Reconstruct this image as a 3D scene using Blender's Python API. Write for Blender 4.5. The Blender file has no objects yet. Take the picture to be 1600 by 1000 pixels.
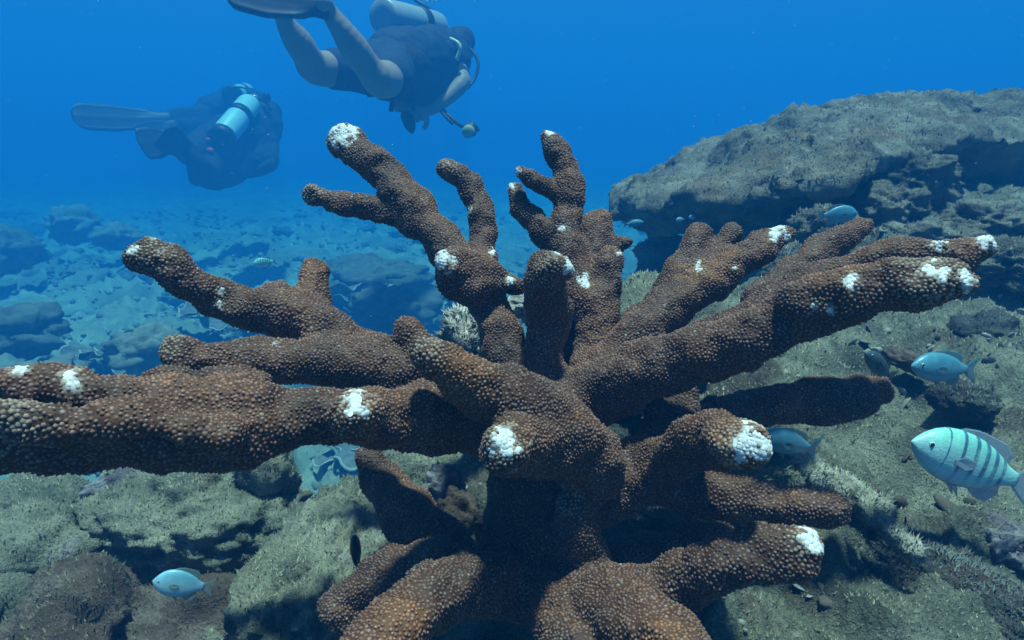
import bpy, math, random
import numpy as np
from mathutils import Vector, Matrix

random.seed(7)
RNG = np.random.default_rng(11)
SC = bpy.context.scene
COL = SC.collection
R = math.radians

# ------------------------------------------------------------------ camera
F = 1000.0                                   # focal length in pixels of the 1600 px wide photograph
PITCH = R(15.0)
CAM = np.array([0.0, 0.0, 1.30])
NEAR = 1.6            # the coral and the reef round it are laid out 1.6 times life size and scaled to life size at the end
cam_data = bpy.data.cameras.new('camera')
cam_data.sensor_width = 36.0
cam_data.lens = 36.0 * F / 1600.0
cam_data.clip_start = 0.02
cam_data.clip_end = 500.0
cam = bpy.data.objects.new('camera', cam_data)
COL.objects.link(cam)
cam.location = CAM / NEAR
cam.rotation_euler = (math.pi / 2 - PITCH, 0, 0)
SC.camera = cam

# ------------------------------------------------------------------ world, sun, exposure
SUN_DIR = Vector((0.05, -0.06, 0.99)).normalized()      # towards the sun
SUN_EL = math.asin(SUN_DIR.z)
SUN_AZ = math.atan2(SUN_DIR.x, SUN_DIR.y)
world = bpy.data.worlds.new('World')
SC.world = world
world.use_nodes = True
wn = world.node_tree.nodes
bg = wn.get('Background') or wn.new('ShaderNodeBackground')
sky = wn.new('ShaderNodeTexSky')
sky.sky_type = 'NISHITA'
sky.sun_disc = False
sky.air_density = 0.6
sky.dust_density = 1.0
sky.ozone_density = 0.5
sky.sun_elevation = SUN_EL
sky.sun_rotation = SUN_AZ
world.node_tree.links.new(sky.outputs[0], bg.inputs[0])
bg.inputs[1].default_value = 0.05
sun_data = bpy.data.lights.new('sun', 'SUN')
sun_data.energy = 5.0
sun_data.angle = R(4.0)
sun_data.color = (1.0, 0.90, 0.79)
sun = bpy.data.objects.new('sun', sun_data)
COL.objects.link(sun)
sun.rotation_euler = (-SUN_DIR).to_track_quat('-Z', 'Y').to_euler()
SC.view_settings.view_transform = 'Standard'
SC.view_settings.look = 'None'
SC.view_settings.gamma = 1.0
SC.view_settings.use_curve_mapping = False
SC.view_settings.exposure = 1.1
SC.cycles.volume_bounces = 1
SC.cycles.max_bounces = 4
SC.cycles.diffuse_bounces = 1
SC.cycles.glossy_bounces = 1
SC.cycles.use_denoising = True
SC.cycles.use_adaptive_sampling = True
SC.cycles.adaptive_threshold = 0.025

HAZE_DENSITY = 0.30
HAZE_COLOR = (0.010, 0.135, 0.40)
HAZE_ABSORB = (0.0, 0.307, 0.63)

# ------------------------------------------------------------------ helpers
CP, SP = math.cos(PITCH), math.sin(PITCH)
def P(px, py, d):
    """point at depth d metres along the view axis, in the direction of photo pixel (px, py)"""
    x = (px - 800.0) / F * d
    y = -(py - 500.0) / F * d
    return np.array([CAM[0] + x, CAM[1] + d * CP + y * SP, CAM[2] - d * SP + y * CP])
def project(v):
    q = v - CAM
    d = q[:, 1] * CP - q[:, 2] * SP
    y = q[:, 1] * SP + q[:, 2] * CP
    d = np.maximum(d, 1e-3)
    return 800 + F * q[:, 0] / d, 500 - F * y / d, d

_perm = np.random.default_rng(3).permutation(256)
_perm = np.concatenate([_perm, _perm, _perm])
_grad = np.random.default_rng(4).normal(size=(256, 3))
_grad /= np.linalg.norm(_grad, axis=1)[:, None]
def perlin(p):
    p = np.asarray(p, dtype=np.float64)
    i = np.floor(p).astype(np.int64)
    f = p - i
    u = f * f * f * (f * (f * 6 - 15) + 10)
    i &= 255
    out = 0
    for dx in (0, 1):
        wx = u[:, 0] if dx else 1 - u[:, 0]
        for dy in (0, 1):
            wy = u[:, 1] if dy else 1 - u[:, 1]
            for dz in (0, 1):
                wz = u[:, 2] if dz else 1 - u[:, 2]
                h = _perm[_perm[_perm[(i[:, 0] + dx) & 255] + ((i[:, 1] + dy) & 255)] + ((i[:, 2] + dz) & 255)]
                g = _grad[h]
                out = out + wx * wy * wz * (g[:, 0] * (f[:, 0] - dx) + g[:, 1] * (f[:, 1] - dy) + g[:, 2] * (f[:, 2] - dz))
    return out * 1.5
def fbm(p, octs=4, lac=2.1, gain=0.5, ridged=False):
    a, s, q = 1.0, 0.0, np.asarray(p, dtype=np.float64)
    for k in range(octs):
        n = perlin(q + 17.3 * k)
        s = s + a * ((1 - 2 * np.abs(n)) if ridged else n)
        q = q * lac
        a *= gain
    return s
def smooth(e0, e1, x):
    t = np.clip((x - e0) / (e1 - e0), 0, 1)
    return t * t * (3 - 2 * t)

def tag(o, label=None, cat=None, group=None, kind=None):
    if label: o['label'] = label
    if cat: o['category'] = cat
    if group: o['group'] = group
    if kind: o['kind'] = kind
    return o
def mesh_np(name, verts, faces, mat=None, smooth_shade=True, normals=None, cols=None):
    """mesh from arrays; faces is one array or a list of arrays of triangles / quads"""
    if not isinstance(faces, (list, tuple)):
        faces = [faces]
    faces = [np.asarray(f, dtype=np.int32) for f in faces if len(f)]
    me = bpy.data.meshes.new(name)
    verts = np.asarray(verts, dtype=np.float32)
    me.vertices.add(len(verts))
    me.vertices.foreach_set('co', verts.ravel())
    nl = sum(f.size for f in faces)
    npol = sum(len(f) for f in faces)
    me.loops.add(nl)
    me.loops.foreach_set('vertex_index', np.concatenate([f.ravel() for f in faces]) if nl else np.zeros(0, np.int32))
    me.polygons.add(npol)
    tot = np.concatenate([np.full(len(f), f.shape[1], np.int32) for f in faces]) if npol else np.zeros(0, np.int32)
    start = np.concatenate([[0], np.cumsum(tot)[:-1]]).astype(np.int32) if npol else tot
    me.polygons.foreach_set('loop_start', start)
    try:
        me.polygons.foreach_set('loop_total', tot)
    except Exception:
        pass
    me.polygons.foreach_set('use_smooth', np.full(npol, bool(smooth_shade)))
    me.update(calc_edges=True)
    me.validate()
    if cols is not None:
        ca = me.color_attributes.new('Col', 'FLOAT_COLOR', 'POINT')
        c4 = np.ones((len(verts), 4), np.float32)
        c4[:, :3] = cols
        ca.data.foreach_set('color', c4.ravel())
    if normals is not None and smooth_shade:
        me.normals_split_custom_set_from_vertices(np.asarray(normals, dtype=np.float32).tolist())
    if mat is not None:
        me.materials.append(mat)
    return me
def obj(name, me, parent=None, loc=None):
    o = bpy.data.objects.new(name, me)
    COL.objects.link(o)
    if parent is not None:
        o.parent = parent
    if loc is not None:
        o.location = loc
    return o
def empty(name, loc=(0, 0, 0)):
    o = bpy.data.objects.new(name, None)
    o.empty_display_size = 0.05
    COL.objects.link(o)
    o.location = loc
    return o

# ---------- signed distance solids meshed with surface nets
class Field:
    def __init__(self, lo, hi, vox, far=0.2):
        self.lo = np.array(lo, float)
        self.vox = vox
        self.n = np.ceil((np.array(hi, float) - self.lo) / vox).astype(int) + 1
        self.F = np.full(self.n, far, np.float32)
        self.id = np.full(self.n, -1, np.int16)
    def box(self, lo, hi):
        a = np.clip(np.floor((np.array(lo) - self.lo) / self.vox).astype(int), 0, self.n)
        b = np.clip(np.ceil((np.array(hi) - self.lo) / self.vox).astype(int) + 1, 0, self.n)
        return a, b
    def grid(self, a, b):
        return [(self.lo[k] + self.vox * np.arange(a[k], b[k])).astype(np.float32) for k in range(3)]
    def chain(self, pts, rads, ident=0, k=0.012, pad=0.03):
        pts = np.asarray(pts, float); rads = np.asarray(rads, float)
        lo = (pts - rads[:, None]).min(0) - pad
        hi = (pts + rads[:, None]).max(0) + pad
        a, b = self.box(lo, hi)
        if np.any(b <= a):
            return
        D = np.full(b - a, 0.2, np.float32)
        for i in range(len(pts) - 1):
            p, q, r0, r1 = pts[i], pts[i + 1], rads[i], rads[i + 1]
            l2 = np.minimum(p - r0, q - r1) - pad
            h2 = np.maximum(p + r0, q + r1) + pad
            c, e = self.box(l2, h2)
            c = np.maximum(c, a); e = np.minimum(e, b)
            if np.any(e <= c):
                continue
            X, Y, Z = self.grid(c, e)
            v = q - p
            L2 = float(v @ v) + 1e-12
            dx = X[:, None, None] - p[0]; dy = Y[None, :, None] - p[1]; dz = Z[None, None, :] - p[2]
            t = np.clip((dx * v[0] + dy * v[1] + dz * v[2]) / L2, 0, 1)
            dist = np.sqrt((dx - t * v[0]) ** 2 + (dy - t * v[1]) ** 2 + (dz - t * v[2]) ** 2) - (r0 + (r1 - r0) * t)
            s = tuple(slice(c[m] - a[m], e[m] - a[m]) for m in range(3))
            D[s] = np.minimum(D[s], dist)
        S = tuple(slice(a[m], b[m]) for m in range(3))
        G = self.F[S]
        I = self.id[S]
        I[D < G] = ident
        h = np.maximum(k - np.abs(G - D), 0) / k
        self.F[S] = np.minimum(G, D) - h * h * k * 0.25
    def noise(self, amp, scale, octs=3, band=0.03, seed=0.0):
        m = np.argwhere(np.abs(self.F) < band)
        p = self.lo + m * self.vox
        self.F[tuple(m.T)] += (amp * fbm(p / scale + seed, octs)).astype(np.float32)
    def mesh(self):
        Fd = self.F
        inside = Fd < 0
        c = inside[:-1, :-1, :-1].astype(np.int8).copy()
        nx, ny, nz = (n - 1 for n in Fd.shape)
        cnt = np.zeros((nx, ny, nz), np.int8)
        for dx in (0, 1):
            for dy in (0, 1):
                for dz in (0, 1):
                    cnt += inside[dx:dx + nx, dy:dy + ny, dz:dz + nz]
        act = np.argwhere((cnt > 0) & (cnt < 8))
        cmap = np.full((nx, ny, nz), -1, np.int32)
        cmap[tuple(act.T)] = np.arange(len(act))
        cv = {}
        for dx in (0, 1):
            for dy in (0, 1):
                for dz in (0, 1):
                    cv[(dx, dy, dz)] = Fd[act[:, 0] + dx, act[:, 1] + dy, act[:, 2] + dz]
        acc = np.zeros((len(act), 3)); w = np.zeros(len(act))
        for ax in range(3):
            for u in (0, 1):
                for v in (0, 1):
                    k0 = [0, 0, 0]; k0[(ax + 1) % 3] = u; k0[(ax + 2) % 3] = v
                    k1 = list(k0); k1[ax] = 1
                    f0 = cv[tuple(k0)]; f1 = cv[tuple(k1)]
                    cr = (f0 < 0) != (f1 < 0)
                    t = np.where(cr, f0 / np.where(np.abs(f0 - f1) < 1e-9, 1e-9, f0 - f1), 0)
                    pos = np.zeros((len(act), 3)); pos[:] = k0; pos[:, ax] = t
                    acc += pos * cr[:, None]; w += cr
        verts = self.lo + (act + acc / w[:, None]) * self.vox
        g = np.zeros((len(act), 3))
        for (dx, dy, dz), val in cv.items():
            g += val[:, None] * (np.array([dx, dy, dz]) * 2 - 1)
        g /= np.maximum(np.linalg.norm(g, axis=1), 1e-9)[:, None]
        ident = self.id[tuple(act.T)]
        quads = []
        for ax in range(3):
            b1, b2 = (ax + 1) % 3, (ax + 2) % 3
            s0 = [slice(None)] * 3; s1 = [slice(None)] * 3
            s0[ax] = slice(0, -1); s1[ax] = slice(1, None)
            A = inside[tuple(s0)]; B = inside[tuple(s1)]
            e = np.argwhere(A != B)
            ok = (e[:, b1] > 0) & (e[:, b2] > 0) & (e[:, b1] < cmap.shape[b1]) & (e[:, b2] < cmap.shape[b2])
            e = e[ok]
            sgn = A[tuple(e.T)]
            def cell(o1, o2):
                q = e.copy(); q[:, b1] -= o1; q[:, b2] -= o2
                return cmap[tuple(q.T)]
            q = np.stack([cell(1, 1), cell(0, 1), cell(0, 0), cell(1, 0)], 1)
            q[~sgn] = q[~sgn][:, ::-1]
            quads.append(q)
        quads = np.concatenate(quads)
        quads = quads[(quads >= 0).all(1)]
        return verts, quads, g, ident

def catmull(pts, sub=4):
    pts = np.asarray(pts, float)
    n = len(pts)
    if n < 3:
        return pts
    out = []
    for i in range(n - 1):
        p0 = pts[max(i - 1, 0)]; p1 = pts[i]; p2 = pts[i + 1]; p3 = pts[min(i + 2, n - 1)]
        for s in range(sub):
            t = s / sub
            out.append(0.5 * ((2 * p1) + (p2 - p0) * t + (2 * p0 - 5 * p1 + 4 * p2 - p3) * t * t + (-p0 + 3 * p1 - 3 * p2 + p3) * t ** 3))
    out.append(pts[-1])
    return np.array(out)

def split_mesh(verts, quads, normals, mask):
    """sub-mesh of the quads in mask"""
    q = quads[mask]
    used, inv = np.unique(q, return_inverse=True)
    return verts[used], inv.reshape(q.shape), normals[used], used

def components(quads, mask):
    """masks of the connected pieces of the masked quads"""
    idx = np.flatnonzero(mask); q = quads[idx]
    lab = np.arange(len(q))
    vl = {}
    for _ in range(200):
        m = np.full(q.max() + 1, len(q)); np.minimum.at(m, q.ravel(), np.repeat(lab, 4))
        new = m[q].min(1)
        if (new == lab).all(): break
        lab = new
    out = []
    for l in np.unique(lab):
        k = np.zeros(len(quads), bool); k[idx[lab == l]] = True
        out.append(k)
    return out

def sample_surface(verts, quads, normals, n, rng, weight=None):
    a, b, c, d = (verts[quads[:, k]] for k in range(4))
    area = 0.5 * (np.linalg.norm(np.cross(b - a, c - a), axis=1) + np.linalg.norm(np.cross(c - a, d - a), axis=1))
    w = area if weight is None else area * weight
    cum = np.cumsum(w); cum /= cum[-1]
    f = np.searchsorted(cum, rng.random(n))
    f = np.minimum(f, len(quads) - 1)
    u = rng.random(n)[:, None]; v = rng.random(n)[:, None]
    p = (1 - u) * (1 - v) * a[f] + u * (1 - v) * b[f] + u * v * c[f] + (1 - u) * v * d[f]
    nn = (normals[quads[f, 0]] + normals[quads[f, 2]])
    nn /= np.maximum(np.linalg.norm(nn, axis=1), 1e-9)[:, None]
    return p, nn, f, area.sum()

def vert_normals(v, q):
    fn = np.cross(v[q[:, 2]] - v[q[:, 0]], v[q[:, -1]] - v[q[:, 1]]) if q.shape[1] == 4 else np.cross(v[q[:, 1]] - v[q[:, 0]], v[q[:, 2]] - v[q[:, 0]])
    n = np.zeros_like(v)
    for k in range(q.shape[1]):
        np.add.at(n, q[:, k], fn)
    return n / np.maximum(np.linalg.norm(n, axis=1), 1e-12)[:, None]

def frames(n, rng):
    r = rng.normal(size=n.shape)
    t = np.cross(n, r); t /= np.maximum(np.linalg.norm(t, axis=1), 1e-9)[:, None]
    return t, np.cross(n, t)

# ------------------------------------------------------------------ materials
def new_mat(name):
    m = bpy.data.materials.new(name); m.use_nodes = True
    nt = m.node_tree
    return m, nt, nt.nodes['Principled BSDF']
def N(nt, typ, **kw):
    n = nt.nodes.new(typ)
    for k, v in kw.items():
        if k.startswith('i_'):
            n.inputs[k[2:].replace('_', ' ')].default_value = v
        else:
            setattr(n, k, v)
    return n
def ramp(nt, fac, stops):
    r = nt.nodes.new('ShaderNodeValToRGB')
    e = r.color_ramp.elements
    while len(e) < len(stops):
        e.new(0.5)
    for el, (p, c) in zip(e, stops):
        el.position = p
        el.color = (*c, 1) if len(c) == 3 else c
    nt.links.new(fac, r.inputs[0])
    return r.outputs[0]
def mix(nt, fac, a, b, mode='MIX'):
    m = nt.nodes.new('ShaderNodeMix'); m.data_type = 'RGBA'; m.blend_type = mode
    for s, v in ((m.inputs[0], fac), (m.inputs[6], a), (m.inputs[7], b)):
        if hasattr(v, 'is_linked') or hasattr(v, 'links'):
            nt.links.new(v, s)
        else:
            s.default_value = v if isinstance(v, (int, float)) else (*v, 1)
    return m.outputs[2]
def noise(nt, vec, scale, detail=4, rough=0.55, dist=0.0):
    n = nt.nodes.new('ShaderNodeTexNoise')
    n.inputs['Scale'].default_value = scale
    n.inputs['Detail'].default_value = detail
    n.inputs['Roughness'].default_value = rough
    n.inputs['Distortion'].default_value = dist
    if vec is not None:
        nt.links.new(vec, n.inputs['Vector'])
    return n.outputs[0]
def bump(nt, bsdf, height, strength, dist, prev=None):
    b = nt.nodes.new('ShaderNodeBump')
    b.inputs['Strength'].default_value = strength
    b.inputs['Distance'].default_value = dist / NEAR
    nt.links.new(height, b.inputs['Height'])
    if prev is not None:
        nt.links.new(prev, b.inputs['Normal'])
    if bsdf is not None:
        nt.links.new(b.outputs[0], bsdf.inputs['Normal'])
    return b.outputs[0]
def pos(nt):
    m = nt.nodes.new('ShaderNodeVectorMath'); m.operation = 'SCALE'
    m.inputs['Scale'].default_value = NEAR
    nt.links.new(nt.nodes.new('ShaderNodeNewGeometry').outputs['Position'], m.inputs[0])
    return m.outputs[0]
def objco(nt):
    return nt.nodes.new('ShaderNodeTexCoord').outputs['Object']

def plain(name, col, rough=0.6, spec=0.3, metal=0.0, var=0.15, scale=30.0):
    m, nt, b = new_mat(name)
    p = objco(nt)
    n = noise(nt, p, scale, 4)
    lo = tuple(max(0, c * (1 - var)) for c in col); hi = tuple(min(1, c * (1 + var)) for c in col)
    nt.links.new(ramp(nt, n, [(0.3, lo), (0.7, hi)]), b.inputs['Base Color'])
    b.inputs['Roughness'].default_value = rough
    b.inputs['Specular IOR Level'].default_value = spec
    b.inputs['Metallic'].default_value = metal
    return m

def rock_mat(name, dark, mid, light, patch=(0.10, 0.065, 0.05), patch_amt=0.5, crust=(0.26, 0.2, 0.27), scale=1.0):
    m, nt, b = new_mat(name)
    p = pos(nt)
    n1 = noise(nt, p, 9 * scale, 8, 0.62, 0.3)
    c = ramp(nt, n1, [(0.28, dark), (0.5, mid), (0.72, light)])
    n2 = noise(nt, p, 5.3 * scale, 5, 0.6, 0.6)
    f2 = ramp(nt, n2, [(0.56, (0, 0, 0)), (0.64, (patch_amt,) * 3)])
    c = mix(nt, f2, c, patch)
    n3 = noise(nt, p, 13 * scale, 6, 0.65, 0.8)
    f3 = ramp(nt, n3, [(0.66, (0, 0, 0)), (0.72, (0.55,) * 3)])
    c = mix(nt, f3, c, crust)
    n4 = noise(nt, p, 240, 3, 0.6)
    c = mix(nt, 0.55, c, ramp(nt, n4, [(0.3, (0.45,) * 3), (0.7, (1.45,) * 3)]), 'MULTIPLY')
    nt.links.new(c, b.inputs['Base Color'])
    b.inputs['Roughness'].default_value = 0.9
    b.inputs['Specular IOR Level'].default_value = 0.12
    n5 = noise(nt, p, 70, 6, 0.65)
    q = bump(nt, None, n5, 0.9, 0.012)
    bump(nt, b, n4, 0.8, 0.004, q)
    return m

M_TURF = rock_mat('turf_rock', (0.04, 0.05, 0.042), (0.15, 0.158, 0.118), (0.33, 0.335, 0.26), patch=(0.10, 0.075, 0.05), patch_amt=0.75)
M_OUT = rock_mat('outcrop_rock', (0.035, 0.038, 0.034), (0.14, 0.138, 0.112), (0.28, 0.275, 0.225), patch=(0.16, 0.11, 0.07), patch_amt=0.6, scale=0.8)
M_RUB = rock_mat('rubble_rock', (0.05, 0.05, 0.055), (0.17, 0.16, 0.17), (0.42, 0.41, 0.42), patch=(0.2, 0.14, 0.2), patch_amt=0.6, crust=(0.38, 0.3, 0.4), scale=2.0)
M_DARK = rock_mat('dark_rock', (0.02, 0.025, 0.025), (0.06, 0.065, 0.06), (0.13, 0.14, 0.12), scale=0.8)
M_FLOOR = rock_mat('floor_rock', (0.11, 0.125, 0.10), (0.20, 0.22, 0.175), (0.30, 0.32, 0.26), patch_amt=.3)
M_FLOORD = rock_mat('floor_rock_dim', (0.06, 0.07, 0.06), (0.12, 0.135, 0.11), (0.19, 0.21, 0.17), patch_amt=.3)
M_BRN = rock_mat('encrusted_rock', (0.03, 0.025, 0.02), (0.10, 0.075, 0.06), (0.2, 0.17, 0.15), scale=1.5)
M_PALE = rock_mat('pale_rubble', (0.12, 0.12, 0.11), (0.34, 0.34, 0.31), (0.55, 0.55, 0.52), patch_amt=0.15, scale=3.0)

def seabed_mat():
    m, nt, b = new_mat('seabed')
    p = pos(nt)
    n1 = noise(nt, p, 9, 8, 0.62, 0.3)
    turf = ramp(nt, n1, [(0.28, (0.04, 0.047, 0.038)), (0.5, (0.15, 0.16, 0.12)), (0.72, (0.34, 0.35, 0.27))])
    n2 = noise(nt, p, 5.3, 5, 0.6, 0.6)
    turf = mix(nt, ramp(nt, n2, [(0.54, (0, 0, 0)), (0.62, (0.75,) * 3)]), turf, (0.085, 0.065, 0.05))
    n3 = noise(nt, p, 14, 6, 0.65, 0.8)
    turf = mix(nt, ramp(nt, n3, [(0.66, (0, 0, 0)), (0.72, (0.5,) * 3)]), turf, (0.27, 0.21, 0.27))
    # lower floor beyond the drop: pale sand between dark rubble
    s1 = noise(nt, p, 0.6, 7, 0.62, 0.5)
    s2 = noise(nt, p, 3.2, 6, 0.6, 0.2)
    sand = ramp(nt, s2, [(0.3, (0.28, 0.33, 0.25)), (0.7, (0.42, 0.47, 0.36))])
    rub = ramp(nt, s2, [(0.35, (0.15, 0.18, 0.135)), (0.65, (0.27, 0.31, 0.235))])
    s3 = noise(nt, p, 2.0, 8, 0.7, 1.0)
    floor = mix(nt, ramp(nt, s1, [(0.42, (0, 0, 0)), (0.58, (1, 1, 1))]), sand, rub)
    floor = mix(nt, ramp(nt, s3, [(0.46, (0, 0, 0)), (0.6, (.8,) * 3)]), floor, rub)
    sep = nt.nodes.new('ShaderNodeSeparateXYZ'); nt.links.new(p, sep.inputs[0])
    hm = nt.nodes.new('ShaderNodeMapRange'); hm.inputs[1].default_value = -0.45; hm.inputs[2].default_value = 0.25
    nt.links.new(sep.outputs[2], hm.inputs[0])
    c = mix(nt, hm.outputs[0], floor, turf)
    n4 = noise(nt, p, 240, 3, 0.6)
    c = mix(nt, 0.5, c, ramp(nt, n4, [(0.3, (0.45,) * 3), (0.7, (1.45,) * 3)]), 'MULTIPLY')
    nt.links.new(c, b.inputs['Base Color'])
    b.inputs['Roughness'].default_value = 0.92
    b.inputs['Specular IOR Level'].default_value = 0.1
    q = bump(nt, None, noise(nt, p, 60, 6, 0.65), 0.9, 0.012)
    bump(nt, b, n4, 0.8, 0.004, q)
    return m
M_SEABED = seabed_mat()

def attr_mat(name, rough=0.6, spec=0.25, bump_s=0.0, trans=0.0):
    m, nt, b = new_mat(name)
    a = nt.nodes.new('ShaderNodeAttribute'); a.attribute_name = 'Col'
    p = pos(nt)
    c = mix(nt, 0.5, a.outputs['Color'], ramp(nt, noise(nt, p, 420, 3, 0.6), [(0.25, (0.55,) * 3), (0.75, (1.4,) * 3)]), 'MULTIPLY')
    nt.links.new(c, b.inputs['Base Color'])
    b.inputs['Roughness'].default_value = rough
    b.inputs['Specular IOR Level'].default_value = spec
    if bump_s:
        bump(nt, b, noise(nt, p, 700, 3, 0.6), bump_s, 0.0012)
    return m
M_CORAL = attr_mat('coral', 0.6, 0.3, 0.5)
M_TUFT = attr_mat('algae_filament', 0.9, 0.05)

# ------------------------------------------------------------------ the sea floor
EDGE_X = [-3.0, -0.9, -0.5, -0.2, 0.05, 0.25, 0.45, 0.70, 0.88, 1.05, 1.3, 2.0, 4.0]
EDGE_Y = [1.35, 1.05, 1.02, 1.06, 1.12, 1.30, 1.45, 1.66, 2.1, 2.7, 4.2, 6.0, 8.0]
def height(x, y, fine=True):
    z0 = np.zeros_like(x)
    ye = np.interp(x, EDGE_X, EDGE_Y)
    p2 = np.stack([x, y, z0], 1)
    ye = ye + 0.10 * fbm(p2 * 2.3 + 5, 3)
    m = smooth(-0.38, 0.04, ye - y)
    right = smooth(0.0, 0.6, x)
    hp = 0.64 + 0.15 * smooth(-0.24, -0.03, x) + right * np.clip(0.19 * (y - 0.62), -0.04, 0.5) + 0.03 * right * np.clip(x - 0.6, 0, 2)
    hp = hp + 0.05 * fbm(p2 * 3.1 + 11, 4) + 0.03 * fbm(p2 * 7 + 3, 4, ridged=True)
    hp = hp + 0.05 * np.exp(-(((x - 0.04) / 0.13) ** 2 + ((y - 0.60) / 0.12) ** 2))
    r = np.hypot(x, y)
    xf, yf, rf, pf = x / NEAR, y / NEAR, r / NEAR, p2 / NEAR
    lo = 0.02 - 0.05 * np.clip(rf - 3, 0, 6) / 6 + 0.10 * fbm(pf * 0.7 + 2, 3)
    b = fbm(pf * 2.6 + 31, 4)
    lo = lo + 0.16 * np.clip(b, 0, 1) + 0.06 * fbm(pf * 5.5 + 7, 4, ridged=True) + 0.06 * np.clip(fbm(pf * 1.3 + 60, 3), 0, 1)
    lo = lo + 0.25 * smooth(1.0, 3.0, 2.6 - yf) * smooth(-0.5, -2.5, xf)
    lo = CAM[2] + NEAR * (lo - CAM[2])
    h = lo * (1 - m) + hp * m
    if fine:
        h = h + 0.010 * fbm(p2 * 22 + 9, 3) * np.clip(2.5 / np.maximum(r, 0.3), 0.3, 1)
    return h

def far_height(x, y):
    """ground height in the life size frame of the divers and the far sea floor"""
    return CAM[2] + (height(np.atleast_1d(x) * NEAR, np.atleast_1d(y) * NEAR, False) - CAM[2]) / NEAR
FAR = []          # top-level objects laid out in that frame
def ground_hit(px, py):
    d = 1.0 * (14 / 1.0) ** np.linspace(0, 1, 260)
    pts = np.array([P(px, py, k) for k in d])
    under = np.flatnonzero(pts[:, 2] < far_height(pts[:, 0], pts[:, 1]))
    return float(d[under[0]]) if len(under) else 12.0

def build_seabed():
    nA, nB, nR = 430, 50, 500
    ang = np.concatenate([np.linspace(-62, 62, nA), np.linspace(62, 298, nB + 2)[1:-1]])
    ang = np.radians(ang)
    rad = 0.12 * (55 / 0.12) ** (np.arange(nR) / (nR - 1))
    A, Rr = np.meshgrid(ang, rad, indexing='ij')
    x = (Rr * np.sin(A)).ravel(); y = (Rr * np.cos(A)).ravel()
    z = height(x, y)
    v = np.stack([x, y, z], 1)
    n = len(ang)
    i = np.arange(n)[:, None]; j = np.arange(nR - 1)[None, :]
    i2 = (i + 1) % n
    q = np.stack([i * nR + j, i2 * nR + j, i2 * nR + j + 1, i * nR + j + 1], -1).reshape(-1, 4)[:, ::-1]
    c = len(v)
    v = np.vstack([v, [[0, 0, float(height(np.array([0.0]), np.array([0.0]))[0])]]])
    ii = np.arange(n)
    tri = np.stack([ii * nR, np.full(n, c), ((ii + 1) % n) * nR], 1)
    nrm = vert_normals(v, q)
    if nrm[1000, 2] < 0:
        q = q[:, ::-1]; tri = tri[:, ::-1]; nrm = -nrm
    o = obj('seabed', mesh_np('seabed', v, [q, tri], M_SEABED))
    tag(o, kind='structure')
    return v, q, nrm
SB = build_seabed()

def tufts(name, pts, nrm, length, width, parent, base, rng, kind='stuff', var=0.22, mat=None):
    """fuzz of fine algae filaments: bent two-triangle blades"""
    n = len(pts)
    t, bt = frames(nrm, rng)
    L = (length * (0.45 + 1.1 * rng.random(n) ** 1.5))[:, None]
    W = L * width
    d = nrm + rng.normal(size=(n, 3)) * 0.6; d /= np.linalg.norm(d, axis=1)[:, None]
    root = pts - nrm * L * 0.2
    tip = pts + d * L
    ring = [root + W * (math.cos(a) * t + math.sin(a) * bt) for a in (0, 2.0944, 4.1888)]
    v = np.stack(ring + [tip], 1).reshape(-1, 3)
    sn = np.repeat(nrm + 0.35 * d, 4, axis=0)
    sn /= np.linalg.norm(sn, axis=1)[:, None]
    k = np.arange(n)[:, None, None] * 4
    tri = (k + np.array([[[0, 1, 3], [1, 2, 3], [2, 0, 3]]])).reshape(-1, 3)
    mm = 0.6 + 0.5 * (fbm(pts * 9 + 40, 3) + 0.5)
    c = np.array(base)[None] * (mm * (1 + var * rng.normal(size=n)))[:, None]
    hue = rng.normal(size=(n, 1)) * 0.06
    c = np.clip(c * (1 + hue * np.array([[1, 0.3, -1]])), 0.01, 0.8)
    cols = np.repeat(c, 4, axis=0)
    me = mesh_np(name, v, tri, mat or M_TUFT, True, sn, cols)
    o = obj(name, me, parent)
    tag(o, kind=kind)
    return o

def seabed_turf():
    v, q, nrm = SB
    ctr = v[q].mean(1)
    px, py, d = project(ctr)
    vis = (ctr[:, 2] > 0.45) & (d > 0.2) & (d < 3.2) & (px > -350) & (px < 1950) & (py < 1250)
    w = np.where(vis, 1 / np.maximum(d, 0.4) ** 1.6, 0)
    rng = np.random.default_rng(21)
    p, n, f, _ = sample_surface(v, q, nrm, 120000, rng, w)
    dd = project(p)[2]
    o = tufts('algae_turf', p, n, 0.0046 * np.clip(dd, 0.6, 2.5) ** 0.8, 0.26, None, (0.19, 0.195, 0.145), rng)
    tag(o, 'short grey green algae turf covering the reef rock around the coral', 'algae', kind='stuff')
seabed_turf()

# ------------------------------------------------------------------ rocks
def ico(level):
    import bmesh
    bm = bmesh.new()
    bmesh.ops.create_icosphere(bm, subdivisions=level, radius=1)
    v = np.array([x.co for x in bm.verts]); f = np.array([[y.index for y in x.verts] for x in bm.faces])
    bm.free()
    return v, f
ICO = {}
def rock_shape(seed, radii, boxy=0.0, rough=0.3, level=4, scale=1.0, ridged=False, fine=0.075):
    if level not in ICO:
        ICO[level] = ico(level)
    v, f = ICO[level]
    v = v.copy()
    if boxy > 0:
        m = np.max(np.abs(v), axis=1)[:, None]
        v = v * (1 - boxy) + boxy * v / m * 0.85
    n = v / np.linalg.norm(v, axis=1)[:, None]
    d = rough * fbm(v * 1.1 * scale + seed * 7.7, 4, ridged=ridged) + fine * fbm(v * 5 * scale + seed * 3.1, 4) - fine * 1.2 * np.clip(fbm(v * 3.3 * scale + seed, 3, ridged=True) - .55, 0, 2)
    v = v * (1 + d[:, None])
    return v * np.array(radii)[None], f
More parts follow.
